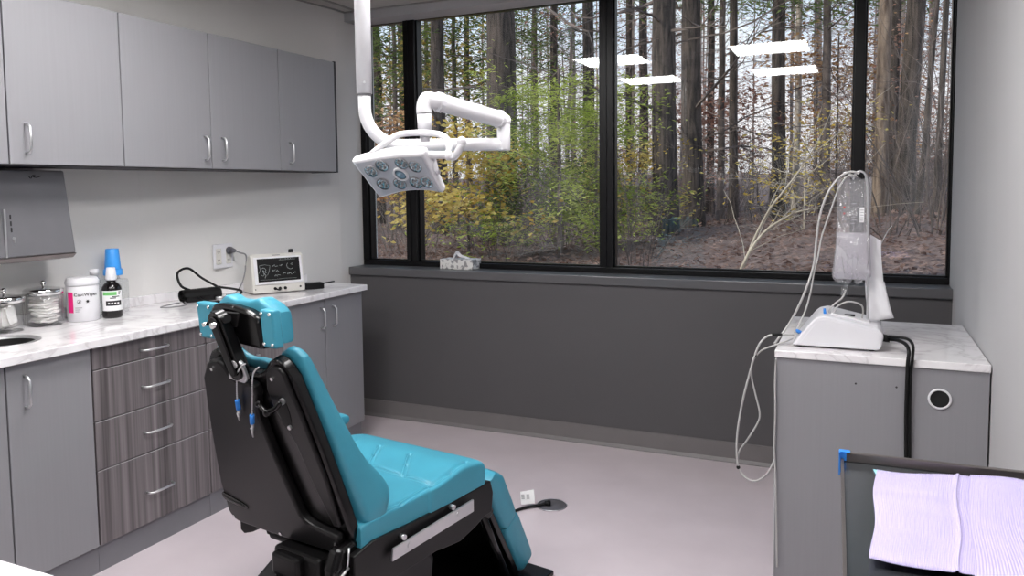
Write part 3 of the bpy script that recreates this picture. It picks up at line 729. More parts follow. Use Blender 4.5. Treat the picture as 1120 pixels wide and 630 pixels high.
# --- back shell: outline with a dip for the head bracket
def shell_top(u):                                     # height of the top edge against u = a / half width
    x = abs(u)
    return lerp([(0, .492), (.25, .494), (.42, .512), (.56, .538), (.72, .549), (.86, .540), (.96, .518), (1, .495)], x)
out = []
for k in range(29):
    u = -1 + 2 * k / 28; out.append((u * wdt(shell_top(u)), shell_top(u)))
right = [(wdt(s), s) for s in (.45, .38, .30, .2, .1, .03)]
out2 = out + right + [(.250, -.020), (.20, -.035), (.0, -.046), (-.215, -.048), (-.240, -.040), (-.256, -.010)] + [(-wdt(s), s) for s in (.03, .1, .2, .30, .38, .45)]
b = MB(); b.prism([BK(a, s, -.03) for a, s in out2], BK(0, 0, .006) - BK(0, 0, -.03), .009, 3)
for f in b.bm.faces: f.smooth = False
shell = b.build('back_shell', 'black', CH, local=True)
# raised cover plate on the rear, its right edge stepping down to the side channel
def cov_s(u): return lerp([(-1, .50), (-.9, .530), (-.70, .536), (-.5, .500), (-.3, .478), (.2, .478), (1, .478)], u)
cov = [(-wdt(.47) + .012, .47), (-.140, .515), (-.120, .530), (-.085, .534), (-.062, .520), (-.045, .490), (-.025, .478), (.030, .478), (.046, .470), (.050, .445), (.040, .425), (.032, .40), (.035, .37), (.041, .33), (.052, .27), (.078, .16), (.100, .075), (.112, .058), (.135, .048), (.190, .040), (.232, .036), (.236, .022), (.232, -.014), (.19, -.028), (0, -.036), (-.205, -.038), (-.232, -.030), (-.246, -.008), (-wdt(.1) + .010, .1), (-wdt(.25) + .010, .25), (-wdt(.38) + .011, .38)]
b = MB(); b.prism([BK(a, s, .005) for a, s in cov], BK(0, 0, .034) - BK(0, 0, .005), .008, 3); b.build('rear_cover', 'blackm', CH, local=True)
# right side channel: raised border band, oval lever pocket
b = MB(); b.prism([BK(a, s, .005) for a, s in [(.075, .46), (.09, .51), (.115, .530), (.145, .532), (.160, .515), (wdt(.4) - .012, .4), (wdt(.2) - .012, .2), (.236, .055), (.212, .052), (wdt(.2) - .075, .2), (wdt(.3) - .082, .3), (.088, .40)]], BK(0, 0, .018) - BK(0, 0, .005), .006, 3); b.build('side_band', 'blackm', CH, local=True)
q = (BK(0, 0, 1) - BK(0, 0, 0)).normalized()
def disc(mb, a, s, n0, n1, r, ra=1., rs=1., seg=20):
    P = [(a + r * ra * cos(2 * pi * k / seg), s + r * rs * sin(2 * pi * k / seg)) for k in range(seg)]
    mb.prism([BK(x, y, n0) for x, y in P], BK(0, 0, n1) - BK(0, 0, n0), sm=False)
b = MB(); disc(b, .128, .395, .017, .0195, .034, .62, 1.5); b.build('lever_pocket', 'dark', CH, local=True)
b = MB(); b.tube([BK(.060, .425, .036), BK(.078, .424, .046), BK(.100, .415, .05), BK(.120, .42, .04), BK(.132, .435, .024)], .0075, 10, smooth=4); b.ball(BK(.058, .425, .038), .011); b.ball(BK(.100, .412, .050), .012); b.build('release_lever', 'black', CH, local=True)
b = MB(); disc(b, .136, .435, .019, .026, .009); disc(b, .140, .357, .019, .026, .006); b.build('bolt', 'steel', CH, local=True)
for a, s in ((-.118, .503), (.113, .497), (-.222, -.018), (-.012, -.022), (.220, .010)):
    b = MB(); disc(b, a, s, .017 if s > .4 and a > 0 else .033, .022 if s > .4 and a > 0 else .037, .0055); b.build('screw', 'chrome', CH, local=True)
b = MB(); b.prism([BK(a, s, .033) for a, s in [(-.247, .062), (-.240, .068), (-.14, .045), (-.132, .038), (-.136, .030), (-.16, .028), (-.238, .040), (-.247, .047)]], BK(0, 0, .038) - BK(0, 0, .033), .002); b.build('grip_ridge', 'black', CH, local=True)
b = MB(); b.prism([BK(a, s, .0365) for a, s in [(-.240, .060), (-.145, .042), (-.142, .036), (-.236, .050)]], BK(0, 0, .0388) - BK(0, 0, .0365)); b.build('grip_slot', 'dark', CH, local=True)
# --- back cushion
def ctop(u): return lerp([(0, .510), (.22, .506), (.42, .520), (.60, .548), (.76, .560), (.9, .553), (1, .535)], abs(u))
def cthick(s): return sum(cthick0(s + k * .012) for k in range(-4, 5)) / 9
def cthick0(s): return lerp([(-.02, .085), (.01, .130), (.04, .160), (.08, .160), (.13, .128), (.20, .094), (.34, .066), (.46, .050), (.53, .042), (.60, .036)], s)
def bcush(u, v, t):
    tp = ctop(u); s = -.012 + (v + 1) / 2 * (tp + .012)
    w = wdt(s) + .010
    T = cthick(s)
    n = -.030 - T * (t)                                # rear at -.03, front face further in
    dish = .018 * (1 - u * u) * max(0, t - .5) * 2
    return BK(u * w, s, n + dish)
b = MB(); b.pillow(bcush, 36, 44, 6); b.build('back_cushion', 'teal', CH, local=True)
# --- seat cushion with stitched grooves
def seg_d(p, a, c):
    a = V3((*a, 0)); c = V3((*c, 0)); p = V3((*p, 0)); ab = c - a; t = max(0, min(1, (p - a).dot(ab) / ab.dot(ab))); return (p - a - ab * t).length
SEAM = [[(-.255, .30), (-.15, .318), (-.02, .329), (.135, .321), (.255, .312)], [(-.02, .329), (-.06, .40), (-.085, .45)], [(.135, .321), (.09, .39), (.06, .44)], [(-.15, .318), (-.18, .39), (-.2, .44)],
        [(.255, .312), (.262, .16), (.258, .02)], [(-.255, .30), (-.262, .16), (-.258, .02)], [(.255, .312), (.258, .40), (.250, .50)], ]
def zc(x, y):
    z = .552 + .012 * (y / .55) - .010 * math.exp(-((y - .14) / .12) ** 2) * (1 - (x / .28) ** 2)
    z += .016 * math.exp(-((y - .45) / .08) ** 2)
    for L in SEAM:
        for a, c in zip(L, L[1:]):
            d = seg_d((x, y), a, c)
            if d < .05: z -= .002 * math.exp(-(d / .02) ** 2) + .007 * math.exp(-(d / .007) ** 2)
    return z
def seatf(u, v, t):
    x = u * (.275 + .006 * (v > 0)); y = .275 + v * .285
    zt = zc(x, y); zb = .462 - .004 * v
    return V3((x, y, zb + (zt - zb) * t))
b = MB(); b.pillow(seatf, 170, 170, 12); sc_ = b.build('seat_cushion', 'teal', CH, local=True)
def zsurf(x, y):
    u = x / .2755; v = (y - .275) / .285
    h = (max(0, 1 - abs(u) ** 12) * max(0, 1 - abs(v) ** 12)) ** (1 / 12); zb = .462 - .004 * v
    return zb + (zc(x, y) - zb) * (.5 + .5 * h)
b = MB()
for L in SEAM:
    if L is SEAM[6] or L is SEAM[3]: continue
    P = spline([V3((x, y, 0)) for x, y in L], 12)
    for off in (-.0065, .0065):
        Q = []
        for i, p in enumerate(P):
            tg = (P[min(i + 1, len(P) - 1)] - P[max(i - 1, 0)]).normalized(); nn = V3((-tg.y, tg.x, 0))
            p2 = p + nn * off
            if abs(p2.x) > .262: continue
            Q.append(V3((p2.x, p2.y, zsurf(p2.x, p2.y) + .0002)))
        if len(Q) > 2: b.tube(Q, .0011, 5)
b.build('stitching', 'teal_seam', sc_, local=True)
# --- seat frame and side rails
def rail_poly(x): return [(x, -.045, .475), (x, .03, .492), (x, .20, .484), (x, .40, .482), (x, .590, .484), (x, .604, .44), (x, .594, .375), (x, .545, .372), (x, .505, .358), (x, .42, .340), (x, .33, .350), (x, .30, .355), (x, .20, .352), (x, .10, .350), (x, .0, .335), (x, -.045, .345)]
for sx in (1, -1):
    b = MB(); b.prism([(p[0], max(p[1], .12) if sx < 0 else p[1], p[2]) for p in rail_poly(.283 * sx)], (-.028 * sx, 0, 0), .004); r_ = b.build('side_rail', 'blackm', CH, local=True)
    if sx > 0:
        b = MB(); b.prism([(.296, .088, .452), (.296, .467, .466), (.296, .467, .426), (.296, .083, .416)], (.007, 0, 0), .002); b.build('accessory_rail', 'steel', CH, local=True, label='flat brushed steel bar')
        b = MB()
        for y, z in ((.155, .4365), (.385, .4465)): b.cyl((.3031, y, z), (.3055, y, z), .0085, seg=14)
        b.build('screw', 'steel', CH, local=True)
        b = MB()
        for y, z in ((.14, .476), (.37, .484)): b.cyl((.284, y, z - .012), (.300, y, z - .012), .008, seg=14)
        b.build('spacer', 'steel', CH, local=True)
b = MB(); b.box((-.254, .12, .40), (.254, .57, .470), .006); b.box((.0, -.03, .40), (.254, .13, .470), .006); b.build('seat_frame', 'black', CH, local=True)
# --- lifting mechanism and base
b = MB()
b.prism([(-.14, -.06, .04), (-.14, .44, .04), (-.14, .47, .24), (-.14, .33, .36), (-.14, .05, .36), (-.14, -.06, .30)], (.28, 0, 0), .02, 3)
b.build('lift_cover', 'coverm', CH, local=True)
b = MB(); b.box((-.25, -.28, 0), (.30, .972, .022), .008, seg=3); b.build('base_plate', 'black', CH, local=True)
b = MB()
for k in range(9): b.lathe([(.10, .045 + k * .032), (.118, .056 + k * .032), (.118, .066 + k * .032), (.10, .077 + k * .032)], (.02, -.13, 0), 24)
b.build('bellows', 'rubber', CH, local=True)
b = MB(); b.box((.00, -.085, .352), (.19, .03, .455), .012); b.box((.02, -.11, .385), (.13, -.03, .45), .010); b.build('back_bracket', 'blackm', CH, local=True)
for sx in (1,):
    b = MB(); b.prism([(.262 * sx, -.075, .50), (.262 * sx, -.01, .51), (.262 * sx, .03, .44), (.262 * sx, .02, .34), (.262 * sx, -.05, .30), (.262 * sx, -.105, .34), (.262 * sx, -.10, .45)], (-.045 * sx, 0, 0), .014, 3); b.build('recline_hinge', 'black', CH, local=True)
    b = MB(); b.cyl((.262 * sx, -.03, .41), (.270 * sx, -.03, .41), .022, seg=20, bev=.003); b.build('hinge_cap', 'blackm', CH, local=True)
b = MB(); b.tube([(.272, -.055, .448), (.270, -.085, .43), (.255, -.11, .40)], .004, 6); b.tube([(.272, -.06, .45), (.270, -.05, .50)], .003, 6); b.build('hinge_spring', 'steel', CH, local=True)
CWi = WM[CH.name].inverted(); nF = (WM[CH.name].to_3x3() @ V3((0, 1, 0)))
def lp(px, py, bb): return CWi @ onpl(px, py, WM[CH.name] @ V3((0, bb, 0)), nF)
b = MB(); b.prism([lp(*p, -.03) for p in ((262, 559), (291, 569), (298, 576), (284, 576), (276, 582), (267, 583.5), (263, 579))], (0, .03, 0), .003); b.build('actuator_bracket', 'rubber', CH, local=True)
b = MB(); p = lp(293, 575, -.03); b.cyl(p - V3((.008, 0, 0)), p + V3((.008, 0, 0)), .012, seg=12); b.build('actuator_bolt', 'steel', CH, local=True)
b = MB(); p = lp(301, 579, -.03); b.cyl(p - V3((.010, 0, 0)), p + V3((.014, 0, 0)), .013, seg=12); b.build('actuator_knob', 'rubber', CH, local=True)
b = MB(); b.cyl((-.10, -.0, .432), (.20, -.0, .432), .016, seg=16); b.build('cross_shaft', 'rubber', CH, local=True)
# --- leg rest
def LG(a, k, n):                                      # k 0 at the knee, 1 at the foot; n thickness forward
    c0 = V3((0, .640, .418)); c1 = V3((0, .872, .012)); d = (c1 - c0); nn = V3((0, -d.z, d.y)).normalized(); nn = nn if nn.y > 0 else -nn
    return c0 + d * k + nn * n + V3((a, 0, 0))
def legf(k0, k1):
    def fn(u, v, t):
        k = k0 + (v + 1) / 2 * (k1 - k0); w = .218 - .008 * k
        T = .118 - .012 * k - (.03 * max(0, .12 - k) / .12 if k0 == 0 else 0)
        return LG(u * w, k, .012 + T * t)
    return fn
b = MB(); b.pillow(legf(0., .515), 26, 22, 7); b.build('leg_pad', 'teal', CH, local=True)
b = MB(); b.pillow(legf(.505, 1.0), 26, 22, 9); b.build('leg_pad', 'teal', CH, local=True)
b = MB(); b.prism([LG(-.205, .02, -.012), LG(-.205, .985, -.012), LG(-.205, .985, .012), LG(-.205, .02, .012)], (.41, 0, 0), .004); b.build('leg_frame', 'black', CH, local=True)
b = MB()
for sx in (-1, 1): b.prism([(.225 * sx, .575, .47), (.225 * sx, .615, .478), (.225 * sx, .690, .33), (.225 * sx, .66, .31), (.225 * sx, .565, .38)], (-.03 * sx, 0, 0), .006)
b.build('leg_hinge', 'black', CH, local=True)
for sx in (-1, 1): MB().tube([(.205 * sx, .60, .42), (.205 * sx, .70, .22), (.205 * sx, .80, .03)], .014, 10).build('leg_strut', 'black', CH, local=True)
# --- arm rest on the far side
def armf(u, v, t): return V3((-.345 + u * .040, .30 + v * .225, .590 + .052 * t))
b = MB(); b.pillow(armf, 14, 22, 5); ar = b.build('arm_rest', 'teal', CH, local=True)
b = MB(); b.box((-.375, .10, .565), (-.315, .50, .592), .006); b.tube([(-.335, .16, .57), (-.325, .12, .52), (-.300, .10, .46)], .014, 10, smooth=4); b.build('arm_bracket', 'black', ar, local=True)

# --- head rest
HB = -.205                                            # rear face of the side wings
def HP(a, d, z): return V3((a * .93 + .024, HB + d + (z - 1.1) * -.10, z))
b = MB()
def hcush(u, v, t):
    a = u * .130; up = lerp([(0, 1.168), (.25, 1.168), (.55, 1.178), (.8, 1.162), (1, 1.140)], abs(u)); lo = 1.045 + .012 * u * u
    z = lo + (v + 1) / 2 * (up - lo)
    dep = .045 + .035 * abs(u) ** 1.6
    return HP(a, .028 + dep * t, z)
b.pillow(hcush, 36, 24, 6); b.build('head_cushion', 'teal', CH, local=True)
plate = [(-.105, 1.135), (-.095, 1.152), (-.06, 1.160), (.00, 1.157), (.06, 1.150), (.095, 1.138), (.110, 1.12), (.118, 1.055), (.105, 1.047), (.03, 1.052), (-.06, 1.056), (-.095, 1.062)]
b = MB(); b.prism([HP(a, -.002, z) for a, z in plate], (0, .040, 0), .011, 3); b.build('head_plate', 'black', CH, local=True)
for sx in (-1, 1):
    a0, a1 = (.116, .170) if sx > 0 else (-.172, -.100)
    w = MB(); w.prism([HP(a0, 0, 1.055), HP(a1, 0, 1.055), HP(a1, 0, 1.156), HP(a0, 0, 1.156)], (0, .030, 0), .007, 3)
    ww = w.build('head_wing', 'teal', CH, local=True)
    s_ = MB()
    for a in (a0 + .010, a1 - .010):
        for z in (1.066, 1.145): s_.cyl(HP(a, -.0035, z), HP(a, .002, z), .0042, seg=12)
    s_.build('screw', 'chrome', ww, local=True)
# articulated bracket: black link with bolts, steel hook below
k0, k1 = BK(.012, .522, .040), HP(-.018, -.032, 1.120)
dv = (k1 - k0); ax = V3((1, 0, 0)); ax = (ax - dv.normalized() * ax.dot(dv.normalized())).normalized(); nr = ax.cross(dv.normalized())
def slab(mb, p, q, w0, w1, th):
    n = 10; P = []
    for k in range(n + 1):
        a = -pi / 2 + pi * k / n; P.append(q + ax * w1 * sin(a) + dv.normalized() * w1 * cos(a))
    for k in range(n + 1):
        a = pi / 2 - pi * k / n; P.append(p + ax * w0 * sin(a) - dv.normalized() * w0 * cos(a))
    mb.prism([x + nr * th / 2 for x in P], -nr * th, .003)
b = MB(); slab(b, k0, k1, .026, .028, .030); b.build('head_link', 'black', CH, local=True)
b = MB(); slab(b, k0 - nr * .019 + ax * .004, k0 + dv * .55 - nr * .019 + ax * .004, .014, .014, .008); slab(b, k0 + nr * .019, k1 + nr * .019, .013, .016, .006); b.build('link_strap', 'blackm', CH, local=True)
b = MB(); b.cyl(k1 - ax * .040, k1 + ax * .040, .011, seg=14); b.prism([HP(-.075, -.030, 1.100), HP(.015, -.006, 1.100), HP(.035, -.004, 1.140), HP(-.06, -.030, 1.142)], (0, .016, 0), .003); b.build('head_pivot', 'blackm', CH, local=True)
b = MB()
for p, r in ((k1 + nr * .024 + ax * .020 - dv * .05, .0085), (k1 + nr * .012 - ax * .034, .006)): b.cyl(p - nr * .01 - V3((0, .008, 0)), p - V3((0, .016, 0)), r, seg=8)
b.build('pivot_bolt', 'chrome', CH, local=True)
b = MB(); b.prism([BK(a, s, .036) for a, s in [(-.034, .492), (.030, .486), (.046, .500), (.040, .545), (.030, .553), (.022, .545), (.026, .508), (-.026, .512)]], BK(0, 0, .047) - BK(0, 0, .036), .003)
b.cyl(BK(.020, .545, .034), BK(.020, .545, .056), .011, seg=12); b.build('lock_hook', 'steel', CH, local=True)

# bib chain hanging from the hook, a blue-gripped clip on either end
W_ = WM[CH.name]
t = thing('bib_chain', 'metal bib chain with two blue clips hanging behind the chair back', 'bib chain', tuple(W_ @ BK(-.02, .35, .05)))
nB = (W_.to_3x3() @ (BK(0, 0, 1) - BK(0, 0, 0))).normalized()
def cpt(px, py, n): return onpl(px, py, W_ @ BK(0, .4, n), nB)
for P, g0, g1, c1 in (([(268, 398, .052), (263, 402, .055), (259.5, 410, .052), (259, 425, .047), (259.5, 438, .046)], (259.5, 437.5), (261, 447.5), (262, 460)),
                      ([(283, 402, .054), (279, 405, .057), (276.3, 413, .052), (276, 432, .047), (275.6, 454, .046)], (275.6, 453.5), (276, 463), (277, 478))):
    pts = spline([cpt(*p) for p in P], 8); b = MB()
    for p, q_ in zip(pts, pts[1:]):
        n = max(1, int((q_ - p).length / .0050))
        for k in range(n): b.ball(p + (q_ - p) * (k / n), .0026, seg=6)
    b.tube(pts, .0013, 5); b.build('ball_chain', 'steel', t)
    b = MB(); b.cyl(cpt(*g0, .046), cpt(*g1, .046), .0068, seg=12, bev=.001); cl_ = b.build('clip_grip', 'blue', t)
    e0, e1 = cpt(*g1, .046), cpt(*c1, .045)
    b = MB(); b.tube([e0 - (e1 - e0) * .05, e0 + (e1 - e0) * .55], .005, 8, rs=(.0055, .0032)); b.tube([e0 + (e1 - e0) * .3 + nB * .003, e1], .003, 6, rs=(.0042, .0020)); b.build('clip_jaw', 'steel', t)

# floor outlet with cable and tag
t = thing('floor_outlet', 'round dark floor outlet cover on the floor beyond the chair foot', 'floor outlet', (1.731, 3.302, 0))
MB().lathe([(.066, .0003), (.066, .003), (.062, .005), (.0001, .005)], (1.731, 3.302, 0), 36).build('cover', 'disc', t)
MB().lathe([(.068, .0003), (.0715, .002), (.068, .004), (.0665, .0032)], (1.731, 3.302, 0), 36, cap=False).build('ring', 'steel', t)
t = thing('power_cable', 'black power cable with a white tag running from the floor outlet to the chair', 'cable', (1.63, 3.2, 0))
MB().tube([(1.722, 3.286, .020), (1.70, 3.262, .014), (1.63, 3.20, .008), (1.585, 3.10, .007), (1.572, 2.98, .0065), (1.575, 2.775, .0065)], .0062, 8, smooth=6).build('lead', 'rubber', t)
MB().cyl((1.724, 3.288, .012), (1.712, 3.272, .018), .015, .009, 12).build('plug', 'rubber', t)
tg = MB(); tg.prism([(1.612, 3.225, .012), (1.668, 3.252, .018), (1.660, 3.262, .078), (1.604, 3.235, .068)], (-.0004, .001, 0)); tg.build('tag', 'tape', t)
tg = MB()
for k in range(3):
    for j in range(2):
        p = V3((1.614 + .021 * j, 3.2277 + .0101 * j, .056 - .008 * k)); tg.box((0, 0, 0), (.014, .0006, .0035), mtx=Matrix.Translation(p + V3((.002 - .0016 * (.05 - .008 * k) / .02, -.001, 0))) @ Matrix.Rotation(atan2(.033, .07), 4, 'Z'))
tg.build('tag_print', 'greylabel', t)

# ------------------------------------------------------------------ ceiling-hung operating light
D0 = 2.40
pb = atd(398.5, 104, D0); px_, py_ = pb.x, pb.y
t = thing('surgical_light', 'white ceiling-hung dental light with eight LED reflectors before the window', 'dental light', (px_, py_, ZC))
MB().lathe([(.0001, ZC - .05), (.07, ZC - .05), (.09, ZC - .035), (.095, ZC), (.0001, ZC)][:-1] + [(.0001, ZC - .0005)], (px_, py_, 0), 28).build('ceiling_mount', 'white', t)
b = MB(); b.cyl((px_, py_, pb.z + .004), (px_, py_, ZC - .05), .0243, seg=28); b.build('drop_tube', 'white', t)
b = MB(); b.cyl((px_ + .0, py_, pb.z - .002), (px_, py_, pb.z + .004), .0215, seg=24); b.build('swivel_joint', 'greyp', t)
b = MB(); b.cyl((px_ + .014, py_ - .020, pb.z + .035), (px_ + .016, py_ - .0235, pb.z + .035), .004, seg=8); b.build('grub_screw', 'steel', t)
zA = atd(480, 158.5, D0).z; eA = atd(551, 158.5, D0); ad = (V3((eA.x, eA.y, 0)) - V3((px_, py_, 0))).normalized()
P = [V3((px_, py_, pb.z - .002)), V3((px_, py_, zA + .115))]
for k in range(1, 11):
    a = pi / 2 * k / 10; P.append(V3((px_, py_, zA + .115)) + ad * .115 * (1 - cos(a)) - V3((0, 0, .115 * sin(a))))
P.append(V3((eA.x, eA.y, zA)) - ad * .012); P.append(V3((eA.x, eA.y, zA)) + ad * .002)
b = MB(); b.tube(P, .0195, 18); b.build('lower_arm', 'white', t)
b = MB(); eu = V3((eA.x, eA.y, zA + .066)); b.cyl((eA.x, eA.y, zA - .020), eu, .0205, seg=22, bev=.005); b.ball(eu + V3((0, 0, .004)), .0235); b.build('elbow_post', 'white', t)
s0, s1 = eu + V3((0, 0, .006)), atd(474, 110, 2.16)
sd = (s1 - s0).normalized(); sn = sd.cross(V3((0, 0, 1))).normalized(); su = sn.cross(sd)
b = MB(); ring = [sn * .021 * cos(k * pi / 8) + su * (.026 * sin(k * pi / 8)) for k in range(16)]
b.prism([s0 + sd * .012 + r for r in ring], sd * ((s1 - s0).length - .02), .006, 2); b.build('spring_arm', 'white', t)
for k in (.04, .90): MB().prism([s0 + sd * ((s1 - s0).length * k) + r * 1.09 for r in ring], sd * .014).build('arm_collar', 'whitep', t)
pe = atd(464, 112, 2.15); pe2 = atd(463.5, 150, 2.15)
b = MB(); b.tube([s1 - sd * .012, s1 + sd * .008, pe + V3((.006, .004, .008)), pe - V3((0, 0, .010)), pe - V3((0, 0, .030))], .0215, 16, smooth=4); b.build('arm_knuckle', 'white', t)
b = MB(); b.cyl(pe - V3((0, 0, .032)), (pe.x, pe.y, pe2.z + .018), .0205, .019, 20); b.cyl((pe.x, pe.y, pe2.z + .017), (pe.x, pe.y, pe2.z + .006), .0225, seg=20, bev=.002); b.cyl((pe.x, pe.y, pe2.z + .006), (pe.x, pe.y, pe2.z - .012), .013, seg=14); b.build('yoke_post', 'whitep', t)
# lamp head: a shallow white dish, face tilted down towards the chair
HC = atd(436.5, 192.5, 2.09); HW, HH = .112, .066
sc_px = 2.09 / F_PX
hu = (RT * 75 + UP * 3 + fw * (-44)).normalized(); hv = (RT * 22 - UP * 36 + fw * 32); hv = (hv - hu * hv.dot(hu)).normalized(); hn = hu.cross(hv)
if hn.dot(CAM - HC) < 0: hn = -hn
def HL(x, y, n):                                       # x across (-1..1), y down (-1..1), n out of the face
    w = HW * (1 - .06 * y + .0 * x); bend = -.010 * (1 - x * x)      # edges bow
    return HC + hu * (x * w) + hv * (y * (HH) + .008 * (x * x - .4) * (1 if y > 0 else -.4)) + hn * (n + .012 * (x * x) - .006)
b = MB(); b.pillow(lambda u, v, k: HL(u, v, -.030 + .030 * k - (.022 * (1 - u * u) * (1 - .5 * v * v) * (1 - k))), 28, 20, 9); hd = b.build('lamp_head', 'white', t)
b = MB(); b.grid(lambda u, v: HL((u - .5) * 1.84, (v - .5) * 1.78, .0012), 12, 8, closeu=False); b.build('face_plate', mat('lamp_face_grey', 'b9bac0', .3, var=.01), hd)
for x, y in ((-.66, -.42), (-.30, -.62), (.26, -.62), (.60, -.42), (-.60, .34), (-.14, .48), (.36, .48), (.70, .40)):
    c = HL(x, y, .002); r_ = MB(); r_.lathe([(.0185, .0012), (.0178, .0036), (.013, .0014), (.006, .0008), (.0001, .0008)], c, 20, axis=hn, cap=False)
    k_ = r_.build('reflector', 'reflector', hd)
    q_ = MB()
    for j in range(5): a = j * 1.2566; q_.ball(c + hn * .0024 + hu * .0095 * cos(a) + hv * .0095 * sin(a), .0042, seg=8)
    q_.lathe([(.0196, .0002), (.0196, .0036), (.0178, .0038)], c, 20, axis=hn, cap=False); q_.build('reflector_rim', 'greyp', k_)
c = HL(.05, -.06, .002); b = MB(); b.lathe([(.023, 0), (.022, .004), (.017, .005), (.0165, .003)], c, 26, axis=hn, cap=False); b.build('lens_ring', 'whitep', hd)
b = MB(); b.lathe([(.0165, .002), (.012, .0045), (.0001, .006)], c, 20, axis=hn); b.ball(c + hn * .004, .007, seg=8); b.build('centre_lens', 'lens', hd)
b = MB(); c = HL(.28, .62, .002); b.cyl(c, c + hn * .0012, .003, seg=8); b.build('sensor', 'ink', hd)
# yoke loop, hub and grip
b = MB(); Y_ = [HL(-.60, -.92, -.028), atd(424, 155, 2.10), atd(436, 147.5, 2.11), atd(452, 145.5, 2.13), atd(466, 145.5, 2.12), atd(480, 147, 2.08), atd(489, 152.5, 2.05), atd(491, 160, 2.04), atd(490.5, 167, 2.04)]
b.tube(Y_, .0085, 12, smooth=6); b.build('yoke', 'white', t)
b = MB(); b.tube([HL(.93, -.75, -.016), atd(480, 169.5, 2.04), atd(490, 169.5, 2.04), atd(494, 170, 2.04)], .0105, 12); b.tube([HL(.92, -.78, -.014), atd(474, 172, 2.04), atd(477, 186, 2.03), HL(1.02, .1, -.02)], .007, 10); b.cyl(atd(488, 169.5, 2.04), atd(493, 170, 2.04), .0135, seg=16, bev=.003); b.build('hub', 'white', t)
b = MB(); b.tube([atd(494, 171, 2.04), atd(497, 171.5, 2.035), atd(501, 166, 2.02), atd(505, 157, 2.01)], .0095, 12, smooth=4); b.ball(atd(505, 154.5, 2.01), .0125); b.build('grip_handle', 'white', t)

# ------------------------------------------------------------------ pedestal cabinet by the right wall
PX0, PX1, PY0, PY1, ZP = 2.725, 3.391, 2.956, 3.757, .865
t = thing('pedestal_cabinet', 'grey pedestal cabinet with a marble top against the right wall', 'cabinet', ((PX0 + PX1) / 2, (PY0 + PY1) / 2, 0))
MB().box((PX0 + .006, PY0 + .008, 0), (PX1 - .002, PY1 - .006, ZP - .027), .0015, seg=1).build('cabinet_body', 'lam', t)
MB().box((PX0 + .003, PY0 + .004, .0), (PX0 + .0065, PY0 + .020, ZP - .027)).build('edge_band', 'lam_edge', t)
MB().box((PX0, PY0, ZP - .0265), (PX1, PY1, ZP), .003).build('marble_top', 'marble', t)
gp = on(1028, 437, 1, PY0)
b = MB(); b.lathe([(.0285, 0), (.0355, .001), (.0355, .004), (.030, .006), (.0285, .004)], (gp.x, PY0 + .008, gp.z), 28, axis=(0, -1, 0), cap=False); b.build('grommet_ring', 'whitep', t)
b = MB(); b.cyl((gp.x, PY0 + .008, gp.z), (gp.x, PY0 + .0065, gp.z), .0286, seg=28); b.build('grommet_hole', 'dark', t)
b = MB()
for px, py in ((936, 419.5), (980.5, 423.5)):
    c = on(px, py, 1, PY0 + .006); b.cyl(c, c + V3((0, -.001, 0)), .0035, seg=8)
b.build('screw_hole', 'ink', t)

# irrigation pump on the pedestal: wedge with a raised white lid
YD0, YD1 = 3.043, 3.315
t = thing('irrigation_pump', 'white wedge-shaped irrigation pump unit on the marble pedestal top', 'pump unit', (2.92, 3.18, ZP))
prof = [(2.776, ZP + .006), (2.845, ZP + .100), (2.860, ZP + .113), (2.890, ZP + .120), (3.060, ZP + .083), (3.074, ZP + .070), (3.078, ZP + .055), (3.070, ZP + .014), (3.060, ZP + .006)]
b = MB(); b.prism([(x, YD0, z) for x, z in prof], (0, YD1 - YD0, 0), .006, 3); b.build('housing', 'whitep', t)
b = MB(); b.prism([(x + dx, YD0 - .0015, z) for (x, z), dx in zip([(2.800, ZP + .010), (2.862, ZP + .100), (2.890, ZP + .108), (3.058, ZP + .070), (3.066, ZP + .055), (3.060, ZP + .018), (3.048, ZP + .009)], [0] * 7)], (0, .003, 0), .001); b.build('side_panel', 'whitep', t)
b = MB()
for x, y in ((2.80, 3.07), (3.04, 3.07), (2.80, 3.29), (3.04, 3.29)): b.cyl((x, y, ZP), (x, y, ZP + .0075), .010, seg=10)
b.build('foot', 'rubber', t)
def topz(x): return ZP + .120 + (x - 2.890) / (3.060 - 2.890) * -.037
b = MB(); b.prism([(2.905, 3.09, topz(2.905) - .002), (3.035, 3.09, topz(3.035) - .002), (3.035, 3.25, topz(3.035) - .002), (2.905, 3.25, topz(2.905) - .002)], (0, 0, .010), .004); b.build('pump_head', 'white', t)
b = MB(); b.box((2.948, 3.13, topz(2.96) + .004), (2.985, 3.145, topz(2.96) + .011), .002); b.build('lever', 'ink', t)
for c, d in (((2.884, 3.105, ZP + .122), V3((-.1, 0, 1))), ((2.800, 3.10, ZP + .046), V3((-1, 0, .55))), ((2.792, 3.16, ZP + .034), V3((-1, 0, .4)))):
    b = MB(); d.normalize(); c = V3(c); b.cyl(c - d * .004, c + d * .016, .0055, .0045, 10); b.build('blue_connector', 'blue', t)
b = MB(); b.cyl((3.075, 3.12, ZP + .040), (3.10, 3.118, ZP + .036), .014, .012, 14); b.build('power_inlet', 'rubber', t)
# bag pole fixed to the pump
xp, yp = 3.026, 3.143
b = MB(); zt = 1.485
P = [(xp, yp, topz(xp) - .004), (xp - .003, yp, 1.2), (xp - .008, yp, 1.42), (xp - .014, yp, zt - .004), (xp - .028, yp, zt + .016), (xp - .046, yp, zt + .012), (xp - .058, yp, zt - .012)]
b.tube(P, .0042, 10, smooth=6); b.tube([(xp - .050, yp, zt - .004), (xp - .062, yp + .004, zt - .002), (xp - .078, yp + .006, zt + .014), (xp - .090, yp + .006, zt + .010)], .0038, 8, smooth=4); b.build('bag_pole', 'steel', t)

